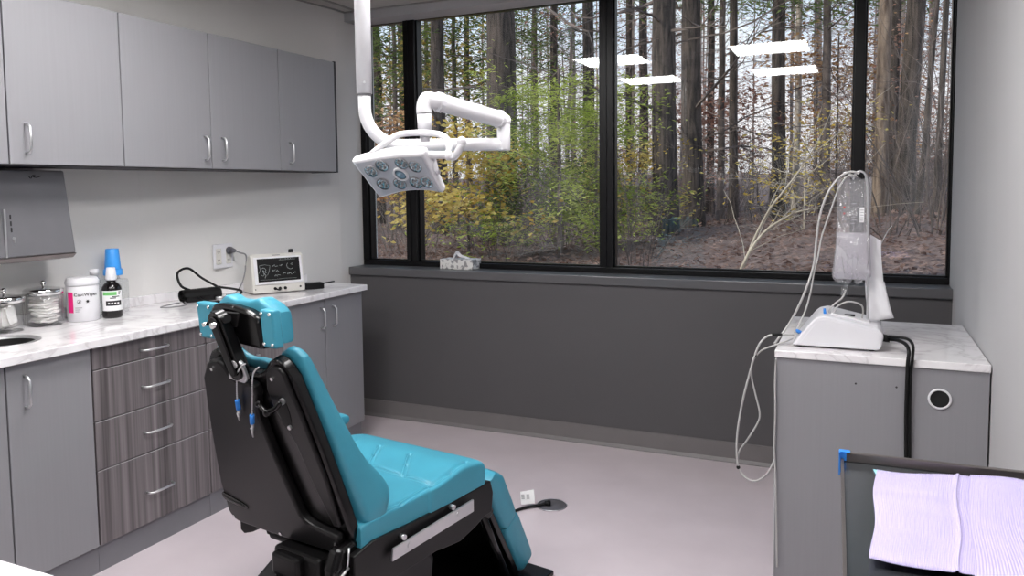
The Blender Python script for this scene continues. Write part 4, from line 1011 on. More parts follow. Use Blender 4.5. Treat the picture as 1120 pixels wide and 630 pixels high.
# fluid bag hanging from the pole hook
bc = V3((xp - .054, yp + .010, 0))
t = thing('irrigation_bag', 'clear fluid bag hanging on the pole above the white pump', 'fluid bag', (bc.x, bc.y, 1.10))
def bagw(z): return lerp([(1.100, .040), (1.112, .064), (1.13, .067), (1.18, .062), (1.24, .057), (1.34, .056), (1.42, .058), (1.45, .058), (1.470, .056), (1.478, .052)], z)
def bagf(u, v, k):
    z = 1.100 + (v + 1) / 2 * .378
    th = lerp([(1.10, .006), (1.14, .026), (1.22, .030), (1.30, .020), (1.40, .008), (1.478, .003)], z)
    return V3((bc.x - .004 * (1.3 - z) * 10 * .3 + u * bagw(z), bc.y + (k - .5) * 2 * th + .003 * sin(z * 60 + u * 3), z + (.004 + .006 * max(0, -v)) * sin(u * 9)))
b = MB(); b.pillow(bagf, 20, 30, 3); b.build('film', 'bag', t)
def fluf(u, v, k):
    z = 1.108 + (v + 1) / 2 * .172
    th = lerp([(1.108, .004), (1.14, .022), (1.22, .026), (1.28, .018)], z)
    return V3((bc.x - .002 + u * (bagw(z) - .004), bc.y + (k - .5) * 2 * th, z))
b = MB(); b.pillow(fluf, 16, 18, 4); b.build('fluid', 'fluid', t)
b = MB()
for k, (x, z) in enumerate(((-.030, 1.372), (-.030, 1.350))): b.cyl((bc.x + x, bc.y - .012, z), (bc.x + x, bc.y - .0135, z), .0035, seg=10)
b.build('red_mark', 'red', t)
b = MB()
for x, z, w in ((-.034, 1.392, .010), (-.034, 1.328, .012), (-.034, 1.310, .010), (-.006, 1.384, .016), (-.006, 1.345, .018), (-.006, 1.335, .014), (-.006, 1.325, .018), (-.008, 1.312, .012)): b.box((bc.x + x, bc.y - .016, z), (bc.x + x + w, bc.y - .0152, z + .004))
for k in range(5): b.box((bc.x - .046, bc.y - .02, 1.235 - .0 * k), (bc.x - .046 + .012 * (k + 1), bc.y - .0193, 1.2375))
b.build('print', 'greylabel', t)
b = MB(); b.box((bc.x + .021, bc.y - .0165, 1.318), (bc.x + .036, bc.y - .0158, 1.372)); lb_ = b.build('label', 'label', t)
b = MB()
for k in range(5): b.box((bc.x + .023, bc.y - .0172, 1.325 + k * .009), (bc.x + .034, bc.y - .0166, 1.3275 + k * .009))
b.build('label_lines', 'greylabel', lb_)
b = MB(); b.cyl((bc.x - .018, bc.y, 1.106), (bc.x - .022, bc.y, 1.074), .008, .006, 10); b.cyl((bc.x + .012, bc.y, 1.106), (bc.x + .014, bc.y, 1.088), .006, .005, 10); b.cyl((bc.x - .023, bc.y, 1.076), (bc.x - .026, bc.y, 1.046), .0125, .0105, 12); b.build('port', 'clearp', t)
b = MB()
for k in range(4): b.tube([V3((bc.x - .03 + .016 * k, bc.y - .012, 1.265 - .01 * k)), V3((bc.x - .035 + .018 * k, bc.y - .024, 1.20)), V3((bc.x - .025 + .012 * k, bc.y - .022, 1.13))], .0015, 5, smooth=4)
for k in range(3): b.tube([V3((bc.x - .012 + .012 * k, bc.y - .004, 1.474)), V3((bc.x - .022 + .022 * k, bc.y - .010, 1.40)), V3((bc.x - .02 + .022 * k, bc.y - .014, 1.29))], .0012, 5, smooth=4)
b.build('film_crease', 'bag', t)

# tubing
yt = yp - .012
def tubing(name, label, pts, r, m, cat='tubing', group=None, k=8):
    mb = MB(); mb.tube(pts, r, 8, smooth=k); o = mb.build(name, m)
    return props(o, label, cat, group)
def pp(px, py, y): return on(px, py, 1, y)
tubing('drip_line', 'short white drip line looping from the bag port into the pump', [pp(925, 317, yp), pp(921, 326, yp), pp(912, 333, yp - .01), pp(907, 340, yp - .02), pp(908, 346, yp - .02)], .0032, 'tube')
tubing('drip_line', 'white tube arching over the top of the pump lid', [pp(911, 344, yp - .03), pp(916, 335, yp - .03), pp(928, 330, yp - .03), pp(941, 333, yp - .02), pp(944, 339, yp), pp(943, 348, yp)], .0030, 'tube')
tubing('irrigation_tube', 'outer grey tube sweeping from the pole hook down to the pump', [pp(940, 190, yt), pp(930, 188, yt), pp(917, 195, yt), pp(905, 212, yt), pp(897, 235, yt), pp(893, 262, yt), pp(890, 290, yt), pp(882, 315, yt - .01), pp(872, 338, yt - .02), pp(862, 356, yt - .02), pp(853, 368, yt - .04), pp(847, 376, yt - .06)], .0042, 'tube', group=None)
tubing('irrigation_tube', 'inner grey tube running beside the outer one to the pump', [pp(938, 193, yt), pp(928, 192, yt), pp(918, 205, yt), pp(908, 232, yt), pp(899, 258, yt), pp(894, 284, yt), pp(890, 300, yt), pp(886, 322, yt - .01), pp(880, 342, yt - .02), pp(872, 358, yt - .03), pp(869, 364, yt - .03)], .0030, 'tube')
tubing('motor_cord', 'pale cord drooping in a wide loop left of the pedestal to the floor', [pp(868, 366, 3.09), pp(856, 366, 3.06), pp(846, 366, 3.04), pp(836, 370, 3.02), pp(828, 382, 3.01), pp(820, 408, 3.0), pp(811, 445, 3.0), pp(806, 480, 3.0), pp(807, 508, 3.0), pp(814, 521, 3.0), pp(826, 526, 3.0), pp(838, 519, 3.0), pp(846, 506, 3.0), pp(849, 496, 3.05)], .0040, 'tube')
tubing('motor_cord', 'second pale cord crossing inside the wide loop left of the pedestal', [pp(867, 370, 3.10), pp(858, 374, 3.06), pp(846, 378, 3.03), pp(832, 384, 3.02), pp(823, 396, 3.01), pp(822, 412, 3.01), pp(826, 430, 3.01), pp(831, 452, 3.01), pp(828, 464, 3.01), pp(818, 480, 3.01), pp(808, 495, 3.01), pp(807, 511, 3.008)], .0034, 'tube')
tubing('motor_cord', 'thin pale cord dropping straight down the pedestal left edge', [pp(849, 392, 2.93), pp(847.6, 418, 2.94), pp(848, 450, 2.94), pp(847, 490, 2.94), pp(848.5, 530, 2.94), pp(849, 575, 2.94), pp(850, 620, 2.94)], .0034, 'tube')
b = MB()
b.cyl(pp(844, 366, 3.035), pp(855, 366, 3.055), .0058, seg=8); o = b.build('cord_sleeve', 'rubber'); props(o, 'black sleeve on the pale cord where it leaves the pump', 'cord sleeve')
for (a, y, lab) in (((825.5, 389), 3.01, 'black tie bunching the two pale cords near the top of the loop'), ((807.5, 511), 3.0, 'black tie low on the pale cord loop near the baseboard')):
    b = MB(); b.ball(pp(*a, y), .0075, seg=10); o = b.build('cable_tie', 'rubber'); props(o, lab, 'cable tie')
cp = [V3((3.100, 3.118, ZP + .036)), pp(981, 372, 3.07), pp(990, 376, 3.0), pp(994, 384, 2.952), pp(993, 397, 2.945), pp(992, 420, 2.948), pp(991, 455, 2.952), pp(991, 500, 2.952), pp(991, 540, 2.952), V3((3.150, 2.948, .16)), V3((3.152, 2.935, .03)), V3((3.19, 2.90, .0085)), V3((3.30, 2.90, .0085))]
tubing('trailing_cable', 'black power cord from the pump hanging down the pedestal front', cp, .0062, 'rubber', 'cord')
tubing('trailing_cable', 'second black cord lying close beside the first on the pedestal front', [pp(972, 368, 3.09), pp(983, 369, 3.05), pp(993, 371, 2.99), pp(998.5, 378, 2.948), pp(998, 392, 2.944), pp(996, 410, 2.948), pp(995, 450, 2.953), pp(995, 500, 2.953), pp(994, 540, 2.953), V3((3.160, 2.950, .16)), V3((3.166, 2.940, .03)), V3((3.20, 2.92, .0075)), V3((3.30, 2.925, .0075))], .0050, 'rubber', 'cord')

# folded white paper sleeve standing behind the pole
t = thing('paper_sleeve', 'tall white paper sleeve standing behind the pump pole, wire sticking out', 'paper sleeve', (3.075, 3.16, .93))
yq = yp + .028
def slf(u, v, k):
    z = .957 + (v + 1) / 2 * .303
    xl = lerp([(.945, 3.032), (1.02, 3.022), (1.14, 3.012), (1.26, 3.030)], z); xr = lerp([(.945, 3.118), (1.0, 3.100), (1.10, 3.078), (1.20, 3.068), (1.26, 3.066)], z)
    return V3(((xl + xr) / 2 + u * (xr - xl) / 2, yq + .02 + (k - .5) * lerp([(.945, .045), (1.26, .012)], z) + .004 * sin(u * 4 + z * 20), z + (.010 * u if v < 0 else -.012 * u)))
b = MB(); b.pillow(slf, 18, 24, 5); b.build('sleeve', 'paper', t)
MB().tube([pp(962, 272, yq + .02), pp(966, 262, yq + .02), pp(971, 253, yq + .02), pp(975.5, 247, yq + .02)], .0016, 6, smooth=4).build('wire', 'tube', t)

# ------------------------------------------------------------------ tray cart in the foreground
ZT = .85
TX0, TX1, TY0, TY1 = 2.966, 3.372, 1.16, 1.862
t = thing('tray_cart', 'dark steel tray cart in the right foreground below the lilac bibs', 'cart', ((TX0 + TX1) / 2, (TY0 + TY1) / 2, 0))
MB().box((TX0, TY0, ZT - .012), (TX1, TY1, ZT), .002).build('tray', 'tray', t)
b = MB(); w_ = .012
b.box((TX0, TY1 - w_, ZT), (TX1, TY1, ZT + .020), .002).box((TX0, TY0, ZT), (TX0 + .006, TY1 - w_, ZT + .006), .001).box((TX1 - .008, TY0, ZT), (TX1, TY1 - w_, ZT + .020), .002).box((TX0, TY0, ZT), (TX1, TY0 + .008, ZT + .012), .002)
b.build('tray_rim', 'rim', t)
for x in (TX0 + .03, TX1 - .03):
    for y in (TY0 + .03, TY1 - .03): MB().cyl((x, y, .06), (x, y, ZT - .012), .012, seg=12).cyl((x - .01, y, .025), (x + .01, y, .025), .025, seg=16).build('leg', 'steel', t)
MB().box((TX0 + .02, TY0 + .02, .30), (TX1 - .02, TY1 - .02, .315), .003).build('lower_shelf', 'tray', t)
b = MB(); xa = TX0 - .003
b.prism([(xa, TY1 - .016, ZT + .0206), (xa + .022, TY1 - .016, ZT + .0206), (xa + .022, TY1 + .002, ZT + .0206), (xa, TY1 + .002, ZT + .0206)], (0, 0, .0012))
b.box((xa - .0006, TY1 - .020, ZT - .03), (xa + .0025, TY1 + .002, ZT + .021)).box((xa, TY1 - .0135, ZT + .001), (xa + .0145, TY1 - .0122, ZT + .021)).box((xa, TY1 + .0004, ZT - .03), (xa + .022, TY1 + .0016, ZT + .0216))
o = b.build('tape_strip', 'blue'); props(o, 'bit of blue tape wrapped on the back left corner of the tray cart', 'tape')

CT = [o_ for o_ in COL.objects if o_.name == 'tray_cart'][0]; CT.rotation_euler[2] = rad(1.5); CT.location.x += .0092; CT.location.y += .0052
# two pleated lilac bibs: ridged paper with a torn-off curl
def bib(name, label, A, B, C_, D_, z0, seed, curl, n=230, m=30):
    """A back-left, B back-right, C front-right, D front-left in plan"""
    t = thing(name, label, 'bib', ((A[0] + C_[0]) / 2, (A[1] + C_[1]) / 2, ZT), 0, 'lilac paper bibs on the tray cart')
    rr = random.Random(seed); ph = [rr.random() * 6 for _ in range(6)]
    def f(u, v, up=0.):
        p = V3((*A, 0)) * (1 - u) * (1 - v) + V3((*B, 0)) * u * (1 - v) + V3((*C_, 0)) * u * v + V3((*D_, 0)) * (1 - u) * v
        z = z0 + .0007 * sin(u * 46 * 2 * pi) + .004 * sin(v * 5 + ph[0] + u * 2) * sin(u * 4 + ph[1]) + .0045 + curl * max(0, v - .55) ** 1.5
        z += .006 * math.exp(-((v - .27 - .06 * u) / .02) ** 2) * .5 + .004 * math.exp(-((u - .80) / .02) ** 2)
        return V3((p.x + .003 * sin(v * 9 + ph[2]), p.y + .002 * sin(u * 7 + ph[3]), ZT + z + up))
    b = MB(); b.grid(lambda u, v: f(u, v), n, m); o = b.build('bib_sheet', 'lilac', t)
    md = o.modifiers.new('thickness', 'SOLIDIFY'); md.thickness = .0008; md.offset = 1
    return t, f
t, f = bib('paper_bib', 'lilac pleated paper bib with a cyan edge on the left of the tray', (3.035, 1.805), (3.222, 1.838), (3.172, 1.335), (3.021, 1.340), .002, 3, .035)
b = MB(); b.prism([(3.030, 1.815, ZT + .0012), (3.060, 1.813, ZT + .0012), (3.055, 1.775, ZT + .0012), (3.042, 1.745, ZT + .0012)], (0, 0, .0008)); b.build('cyan_backing', 'cyan', t)
bib('paper_bib', 'lilac pleated paper bib overlapping on the right of the tray', (3.205, 1.815), (3.362, 1.800), (3.362, 1.22), (3.150, 1.25), .014, 8, .02)

# white counter corner in the near left
t = thing('front_counter', 'white marble counter corner cut off at the lower left of the picture', 'counter', (1.4, .45, 0))
MB().box((.55, .12, .882), (1.957, .725, ZCT), .004).build('marble_top', 'marble', t)
MB().box((.57, .14, .105), (1.930, .70, .8815)).build('cabinet_body', 'lam', t)
MB().box((.60, .20, 0), (1.90, .66, .1045)).build('toe_kick', 'toe', t)
for k in range(3): MB().box((.585 + .449 * k, .7003, .115), (.585 + .449 * (k + 1) - .004, .7183, .875), .001, seg=1).build('door', 'lam', t)

# things behind the camera that the window glass mirrors faintly
t = thing('fire_alarm', 'small red fire alarm on the rear wall, mirrored faintly in the window', 'fire alarm', (2.06, YB, 2.24))
MB().box((2.00, YB + .0005, 2.19), (2.10, YB + .04, 2.31), .006).build('alarm_body', 'red', t)
MB().box((2.035, YB + .04, 2.20), (2.085, YB + .052, 2.24), .004).build('alarm_strobe', 'whitep', t)

t = thing('equipment_cart', 'pale equipment cart with tilted screen and ring lamp, mirrored faintly in the third pane', 'equipment cart', (.55, -.75, 0))
b = MB(); b.box((.30, -1.0, .10), (.82, -.55, .72), .012); b.build('cart_body', 'offwhite', t)
for x in (.34, .78):
    for y in (-.96, -.59): MB().cyl((x - .015, y, .045), (x + .015, y, .045), .045, seg=16).cyl((x, y, .045), (x, y, .10), .012, seg=10).build('caster', 'rubber', t)
b = MB()
for k in range(3): b.box((.31, -.549, .14 + .19 * k), (.81, -.535, .31 + .19 * k), .004)
b.build('drawer', 'greyp', t)
MB().box((.27, -1.02, .72), (.85, -.53, .75), .006).build('worktop', 'dark', t)
MB().cyl((.50, -.80, .75), (.50, -.80, 1.42), .035, seg=16).build('column', 'offwhite', t)
b = MB(); b.box((-.20, -.02, -.15), (.20, .02, .15), .008, mtx=Matrix.Translation((.46, -.76, 1.58)) @ Matrix.Rotation(rad(12), 4, 'Y')); b.build('screen_frame', 'rubber', t)
b = MB(); b.box((-.17, .0205, -.12), (.17, .022, .12), mtx=Matrix.Translation((.46, -.76, 1.58)) @ Matrix.Rotation(rad(12), 4, 'Y')); b.build('screen_glass', 'label', t)
b = MB(); b.tube([V3((.84 + .11 * cos(k * pi / 12), -.76, 1.50 + .11 * sin(k * pi / 12))) for k in range(25)], .022, 10); b.build('ring_lamp', 'rubber', t)
MB().tube([(.50, -.80, 1.30), (.62, -.79, 1.34), (.80, -.78, 1.39)], .014, 8).build('lamp_arm', 'offwhite', t)

# ------------------------------------------------------------------ the woods outside
def gz(x, y):
    z = .60 + .020 * (y - 6) + .13 * max(0, min(x - .3, 7)) * min(1, max(0, (y - 4.8) / 3)) + .05 * sin(x * .9 + 1) * sin(y * .7) + .02 * sin(x * 3.1) * sin(y * 2.7)
    if y > 24: z += (y - 24) * .015
    return z
class TM:
    """light mesh collector for trees"""
    def __init__(s): s.v = []; s.f = []
    def limb(s, P, ra, rb, seg):
        n = len(P); base = len(s.v)
        for i, p in enumerate(P):
            t = (P[min(i + 1, n - 1)] - P[max(i - 1, 0)]).normalized(); a = t.orthogonal().normalized() if abs(t.z) < .8 else V3((1, 0, 0)) - t * t.x
            a.normalize(); b = t.cross(a); r = ra + (rb - ra) * i / (n - 1)
            for k in range(seg):
                c = 2 * pi * k / seg; s.v.append(p + (a * cos(c) + b * sin(c)) * r)
        for i in range(n - 1):
            for k in range(seg):
                k2 = (k + 1) % seg; s.f.append((base + i * seg + k, base + i * seg + k2, base + (i + 1) * seg + k2, base + (i + 1) * seg + k))
    def leaf(s, p, d, w, l, up):
        d = d.normalized(); sd = d.cross(up)
        if sd.length < 1e-3: sd = d.orthogonal()
        sd.normalize(); b = len(s.v); nn = sd.cross(d)
        s.v += [p, p + d * l * .5 + sd * w + nn * l * .08, p + d * l, p + d * l * .5 - sd * w + nn * l * .08]; s.f.append((b, b + 1, b + 2, b + 3))
    def mesh(s, name, m, smooth=False):
        me = bpy.data.meshes.new(name); me.from_pydata([tuple(v) for v in s.v], [], s.f); me.materials.append(M[m])
        if smooth: me.polygons.foreach_set('use_smooth', [True] * len(me.polygons))
        me.update(); return me
    def build(s, name, m, parent=None, smooth=False):
        o = bpy.data.objects.new(name, s.mesh(name, m, smooth)); COL.objects.link(o)
        if parent is not None: o.parent = parent
        WM[o.name] = Matrix(); return o

g = TM(); nx, ny = 90, 110
for j in range(ny + 1):
    y = 4.55 + (j / ny) ** 1.7 * 62
    for i in range(nx + 1):
        x = -12 - y * .75 + (24 + y * 1.25) * i / nx; g.v.append(V3((x, y, gz(x, y))))
for j in range(ny):
    for i in range(nx): a = j * (nx + 1) + i; g.f.append((a, a + 1, a + nx + 2, a + nx + 1))
go = g.build('ground', 'litter', None, True); go['kind'] = 'structure'
lf = TM(); rnd = random.Random(5)
for k in range(17000):
    y = 4.9 + rnd.random() ** 1.5 * 15; x = 3.2 - (y) * rnd.uniform(-.14, .70)
    a = rnd.random() * 6.28
    lf.leaf(V3((x, y, gz(x, y) + .012 + rnd.random() * .03)), V3((cos(a), sin(a), rnd.uniform(-.2, .6))), .012 + rnd.random() * .016, .04 + rnd.random() * .035, V3((rnd.uniform(-.6, .6), rnd.uniform(-.6, .6), 1)))
o = lf.build('fallen_leaves', 'leaf_brown'); o['kind'] = 'stuff'; o['label'] = 'dry brown fallen leaves covering the woodland ground'; o['category'] = 'leaves'

def wander(rnd, p, d, L, n, curl, droop=0.):
    P = [p.copy()]; d = d.normalized()
    for k in range(n):
        d = (d + V3((rnd.uniform(-curl, curl), rnd.uniform(-curl, curl), rnd.uniform(-curl, curl) - droop))).normalized(); P.append(P[-1] + d * (L / n))
    return P
def tree_meshes(seed, h, r, nb, zb, bl, lean=0., fol=None, seg=10, twigs=4, up=.1, droop=.02):
    """trunk, branches and (optional) foliage meshes, base at the origin"""
    rnd = random.Random(seed); tr = TM(); n = 12
    P = [V3((lean * h * (k / n) + .02 * rnd.uniform(-1, 1) * h * .08 * (k > 0), .02 * rnd.uniform(-1, 1) * h * .08 * (k > 0), -.15 + h * k / n)) for k in range(n + 1)]
    base = len(tr.v); tr.limb(P, r * 1.12, r * .55, seg)
    for k in range(seg): tr.v[base + k] = P[0] + (tr.v[base + k] - P[0]) * 1.35
    br = TM(); tips = []
    for k in range(nb):
        f = zb + (1 - zb) * rnd.random() ** 1.1; i = min(int(f * n), n - 1); c = P[i] + (P[i + 1] - P[i]) * (f * n - i)
        a = rnd.random() * 6.283; L = bl * rnd.uniform(.45, 1.15) * (1.1 - .45 * f)
        B = wander(rnd, c, V3((cos(a), sin(a), up + rnd.uniform(-.25, .35))), L, 6, .22, droop)
        rb = max(.006, r * rnd.uniform(.10, .2)); br.limb(B, rb, rb * .25, 4)
        for q in range(twigs):
            m = rnd.randint(2, 6); dd = (B[m] - B[m - 1]).normalized()
            T = wander(rnd, B[m], dd + V3((rnd.uniform(-1, 1), rnd.uniform(-1, 1), rnd.uniform(-.5, .6))), L * rnd.uniform(.25, .55), 4, .3, droop)
            br.limb(T, rb * .4, rb * .12, 3); tips += T[1:]
        tips += B[2:]
    out = [('trunk', tr), ('branches', br)]
    if fol:
        cnt, size, asp, spread, flo = fol; fo = TM()
        tp = [t for t in tips if t.z > flo * h] or tips
        for k in range(cnt):
            t = rnd.choice(tp); p = t + V3((rnd.gauss(0, spread), rnd.gauss(0, spread), rnd.gauss(0, spread * .7)))
            a = rnd.random() * 6.283; fo.leaf(p, V3((cos(a), sin(a), rnd.uniform(-.6, .5))), size * asp, size * rnd.uniform(.7, 1.3), V3((rnd.uniform(-1, 1), rnd.uniform(-1, 1), 1)))
        out.append(('foliage', fo))
    return out
def plant_tree(name, label, cat, x, y, rot, parts, mats, group=None):
    t = thing(name, label, cat, (x, y, gz(x, y) - .03), rot, group)
    for (nm, tm) in parts: tm.build(nm, mats[nm], t, nm == 'trunk')
    return t
def tx(px, py, Y): p = on(px, py, 1, Y); return p.x
def rad_px(w, px, Y): return w / 2 / F_PX * (on(px, 150, 1, Y) - CAM).dot(fw)

#        px   width  Y    bark        label, foliage
BIG = [(413, 12, 14.0, 'bark', 'dark trunk seen through the narrow pane left of the light pole', None, .0),
       (480, 15, 12.0, 'bark', 'dark pine trunk behind the bent arm of the operating light', None, .005),
       (549, 32, 10.0, 'bark', 'widest grey pine trunk, behind the light arm elbow in the second pane', None, .0),
       (606, 9, 16.0, 'bark', 'slim dark trunk just right of the widest pine trunk', ('leaf_rust', (700, .10, .35, .18, .25)), .004),
       (644, 13, 15.0, 'bark', 'reddish-leaved trunk near the right edge of the second pane', ('leaf_rust', (1400, .10, .38, .22, .30)), .0),
       (689, 9, 17.0, 'bark', 'slim trunk just inside the left edge of the third pane', None, .0),
       (704, 10, 19.0, 'bark', 'slim far trunk left of the thick trunk in the third pane', None, -.004),
       (726, 26, 11.0, 'bark', 'thick furrowed trunk left in the third pane behind mirrored ceiling lights', None, .002),
       (757, 21, 12.5, 'bark', 'second thick trunk, right beside the furrowed one in the third pane', None, -.006),
       (777, 8, 18.0, 'bark', 'slim far trunk right of the pair of thick trunks', None, .0),
       (802, 9, 15.0, 'bark', 'slim bent trunk in the middle of the third pane', None, -.003),
       (851, 14, 13.0, 'bark', 'grey trunk crossed by mirrored ceiling lights right in the third pane', None, .0),
       (871, 7, 14.0, 'bark_pale', 'slim pale trunk right of the grey one in the third pane', None, .012),
       (964, 13, 11.0, 'bark_tan', 'tan sunlit trunk left in the rightmost pane', None, .004),
       (976, 10, 12.5, 'bark', 'dark trunk directly behind the tan sunlit one', None, .0),
       (993, 19, 11.6, 'bark', 'thick leaning brown trunk in the middle of the rightmost pane', None, .030),
       (1013, 5, 10.0, 'bark', 'thin leaning trunk right of the thick brown one', ('leaf_rust', (300, .05, .4, .15, .2)), .06),
       (1029, 6, 9.0, 'bark', 'thin trunk near the right wall in the rightmost pane', ('leaf_orange', (500, .045, .4, .18, .15)), .02),
       (440, 7, 17.0, 'bark', 'slim trunk at the right edge of the narrow left pane', None, .0),
       (585, 6, 22.0, 'bark', 'slim far trunk between the widest pine and the red-leaved trunk', None, .0),
       (512, 7, 19.0, 'bark', 'slim far trunk left of the widest pine in the second pane', None, .0)]
for i, (px, w, Y, bk, lab, fo, lean) in enumerate(BIG):
    r = rad_px(w, px, Y); x = tx(px, 150, Y)
    lean_w = lean
    parts = tree_meshes(100 + i, 12, r, 16 if w > 8 else 12, .10, 2.4, lean_w, fo[1] if fo else None, 12 if w > 12 else 8)
    plant_tree('tree', lab, 'tree', x - lean * 1.4, Y, 0, parts, {'trunk': bk, 'branches': 'twig', 'foliage': fo[0] if fo else 'twig'}, 'trees near the window')

# far thin trees, copies of a few grown forms
rnd = random.Random(21)
protos = []
for k in range(5):
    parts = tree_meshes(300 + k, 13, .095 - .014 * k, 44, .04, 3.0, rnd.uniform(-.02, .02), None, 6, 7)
    protos.append([(nm, tm.mesh(nm, 'hazed_bark' if nm == 'trunk' else 'hazed_twig', nm == 'trunk')) for nm, tm in parts])
for k in range(44):
    Y = rnd.uniform(18, 52); px = rnd.uniform(330, 1120); x = tx(px, 200, Y)
    t = thing('bare_tree', 'thin bare tree far back in the woods', 'tree', (x, Y, gz(x, Y) - .05), rnd.random() * 6.28, 'thin bare trees far back in the woods')
    sc = rnd.uniform(.7, 1.25); t.scale = (sc, sc, sc)
    for nm, me in protos[k % 5]:
        o = bpy.data.objects.new(nm, me); COL.objects.link(o); o.parent = t

# bare brush: many thin stems from one root
def brush_mesh(seed, n, h, spread, r=.008, twigs=3):
    rnd = random.Random(seed); tm = TM()
    for k in range(n):
        a = rnd.random() * 6.283; s = rnd.random() * spread
        B = wander(rnd, V3((s * .4 * cos(a), s * .4 * sin(a), -.05)), V3((cos(a) * rnd.random() * .7, sin(a) * rnd.random() * .7, 1)), h * rnd.uniform(.4, 1.1), 7, .20, .015); tm.limb(B, r * rnd.uniform(.5, 1.1), r * .2, 3)
        for q in range(twigs):
            m = rnd.randint(2, 6); T = wander(rnd, B[m], (B[m] - B[m - 1]).normalized() + V3((rnd.uniform(-1, 1), rnd.uniform(-1, 1), rnd.uniform(-.4, .5))), h * rnd.uniform(.15, .4), 4, .3, .02); tm.limb(T, r * .4, r * .12, 3)
    return tm
bp = [brush_mesh(400 + k, 26, 2.0, 1.2).mesh('stems', 'twig') for k in range(4)] + [brush_mesh(410 + k, 14, 1.7, 1.0, .007).mesh('stems', 'twig_pale') for k in range(2)]
rnd = random.Random(33)
for k in range(58):
    Y = rnd.uniform(7.5, 26); px = rnd.uniform(390, 1060); x = tx(px, 230, Y)
    pale = k % 6 > 3
    if pale and px > 930: continue
    o = bpy.data.objects.new('bare_shrub', bp[k % 6]); COL.objects.link(o); o.location = (x, Y, gz(x, Y)); o.rotation_euler = (0, 0, rnd.random() * 6.28)
    sc = rnd.uniform(.55, 1.15); o.scale = (sc, sc, sc)
    props(o, 'pale-twigged bare shrub among the brush outside' if pale else 'brown-twigged bare shrub among the brush outside', 'shrub', 'pale bare shrubs in the woods' if pale else 'brown bare shrubs in the woods')
    WM[o.name] = Matrix()

# slender understorey trees with a haze of fine pinkish twigs
fine = []
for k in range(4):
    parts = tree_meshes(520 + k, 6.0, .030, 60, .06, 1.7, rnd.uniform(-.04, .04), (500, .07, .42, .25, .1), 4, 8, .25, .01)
    fine.append([(nm, tm.mesh(nm, {'trunk': 'hazed_bark', 'branches': 'pink_twig', 'foliage': 'leaf_rust'}[nm])) for nm, tm in parts])
for k in range(46):
    Y = rnd.uniform(11.5, 34); px = rnd.uniform(560, 1080) if k % 4 else rnd.uniform(395, 640); x = tx(px, 200, Y)
    t = thing('understorey_tree', 'slender twiggy understorey tree with few dry leaves', 'tree', (x, Y, gz(x, Y) - .05), rnd.random() * 6.28, 'twiggy understorey trees in the woods')
    sc = rnd.uniform(.6, 1.2); t.scale = (sc, sc, sc)
    for nm, me in fine[k % 4]:
        o = bpy.data.objects.new(nm, me); COL.objects.link(o); o.parent = t
# leafy shrubs and saplings
def leafy(name, label, px, py, Y, h, nb, fol, mf, mb='twig', r=.03, bl=1.0, zb=.1, up=.25, cat='tree'):
    x = tx(px, py, Y); parts = tree_meshes(hash_(label), h, r, nb, zb, bl, 0, fol, 6, 5, up, .03)
    return plant_tree(name, label, cat, x, Y, 0, parts, {'trunk': mb, 'branches': mb, 'foliage': mf})
def hash_(s): return sum(ord(c) * (i + 7) for i, c in enumerate(s)) % 99991
leafy('evergreen_sapling', 'bright lime-green evergreen sapling right in the second pane', 612, 200, 8.6, 2.35, 46, (7500, .075, .12, .09, .10), 'leaf_lime', r=.03, bl=1.35, zb=.04, up=-.05)
leafy('evergreen_sapling', 'smaller lime-green sapling beside the mullion at the second pane edge', 652, 210, 9.6, 1.9, 34, (3000, .08, .13, .10, .10), 'leaf_lime', r=.025, bl=1.0, zb=.05, up=0)
leafy('evergreen_sapling', 'green evergreen sapling in the second pane left of the tall lime one', 575, 230, 9.2, 1.8, 34, (2600, .085, .13, .10, .10), 'leaf_green', r=.025, bl=1.0, zb=.05, up=0)
leafy('yellow_shrub', 'golden-leaved shrub in the second pane below the operating light arm', 512, 215, 8.4, 1.55, 26, (2100, .075, .38, .12, .25), 'leaf_yellow', r=.02, bl=.8, cat='shrub')
leafy('yellow_shrub', 'golden-leaved shrub in the narrow pane behind the lamp head', 428, 215, 9.5, 2.1, 26, (1500, .075, .38, .14, .35), 'leaf_orange', r=.02, bl=.9, cat='shrub')
leafy('pine_tree', 'green pine boughs in the narrow left pane behind the light pole', 432, 90, 12.5, 4.6, 40, (4200, .16, .09, .20, .40), 'leaf_green', r=.06, bl=1.9, zb=.3)
leafy('pine_tree', 'green-needled pine in the second pane behind the spring arm', 497, 100, 13.5, 5.6, 42, (4600, .16, .09, .22, .30), 'leaf_green', r=.06, bl=2.0, zb=.25)
leafy('leafy_tree', 'yellow-leaved tree in the upper left of the second pane', 466, 40, 14.5, 5.8, 36, (2600, .11, .38, .22, .45), 'leaf_yellow', r=.06, bl=1.8, zb=.3)
leafy('pine_tree', 'pine with dark boughs hanging at the top right of the third pane', 905, 20, 13.0, 5.6, 44, (5200, .18, .08, .24, .55), 'leaf_green', r=.07, bl=2.4, zb=.5)
leafy('pine_tree', 'pine with high boughs at the top of the third pane centre', 790, 10, 16.0, 6.6, 40, (3600, .18, .08, .24, .60), 'leaf_green', r=.07, bl=2.4, zb=.5)
leafy('pine_tree', 'green pine high in the second pane between the two dark trunks', 585, 15, 17.5, 7.2, 44, (4200, .20, .08, .28, .5), 'leaf_green', r=.07, bl=2.4, zb=.45)
leafy('beech_sapling', 'rust-leaved sapling low in the rightmost pane', 1016, 150, 12.5, 2.6, 30, (1400, .05, .4, .16, .25), 'leaf_rust', r=.02, bl=1.2, zb=.2)
leafy('beech_sapling', 'orange-brown leaved sapling at the right edge of the third pane', 915, 170, 14.0, 3.0, 30, (2000, .08, .4, .2, .25), 'leaf_orange', r=.02, bl=1.4, zb=.2)
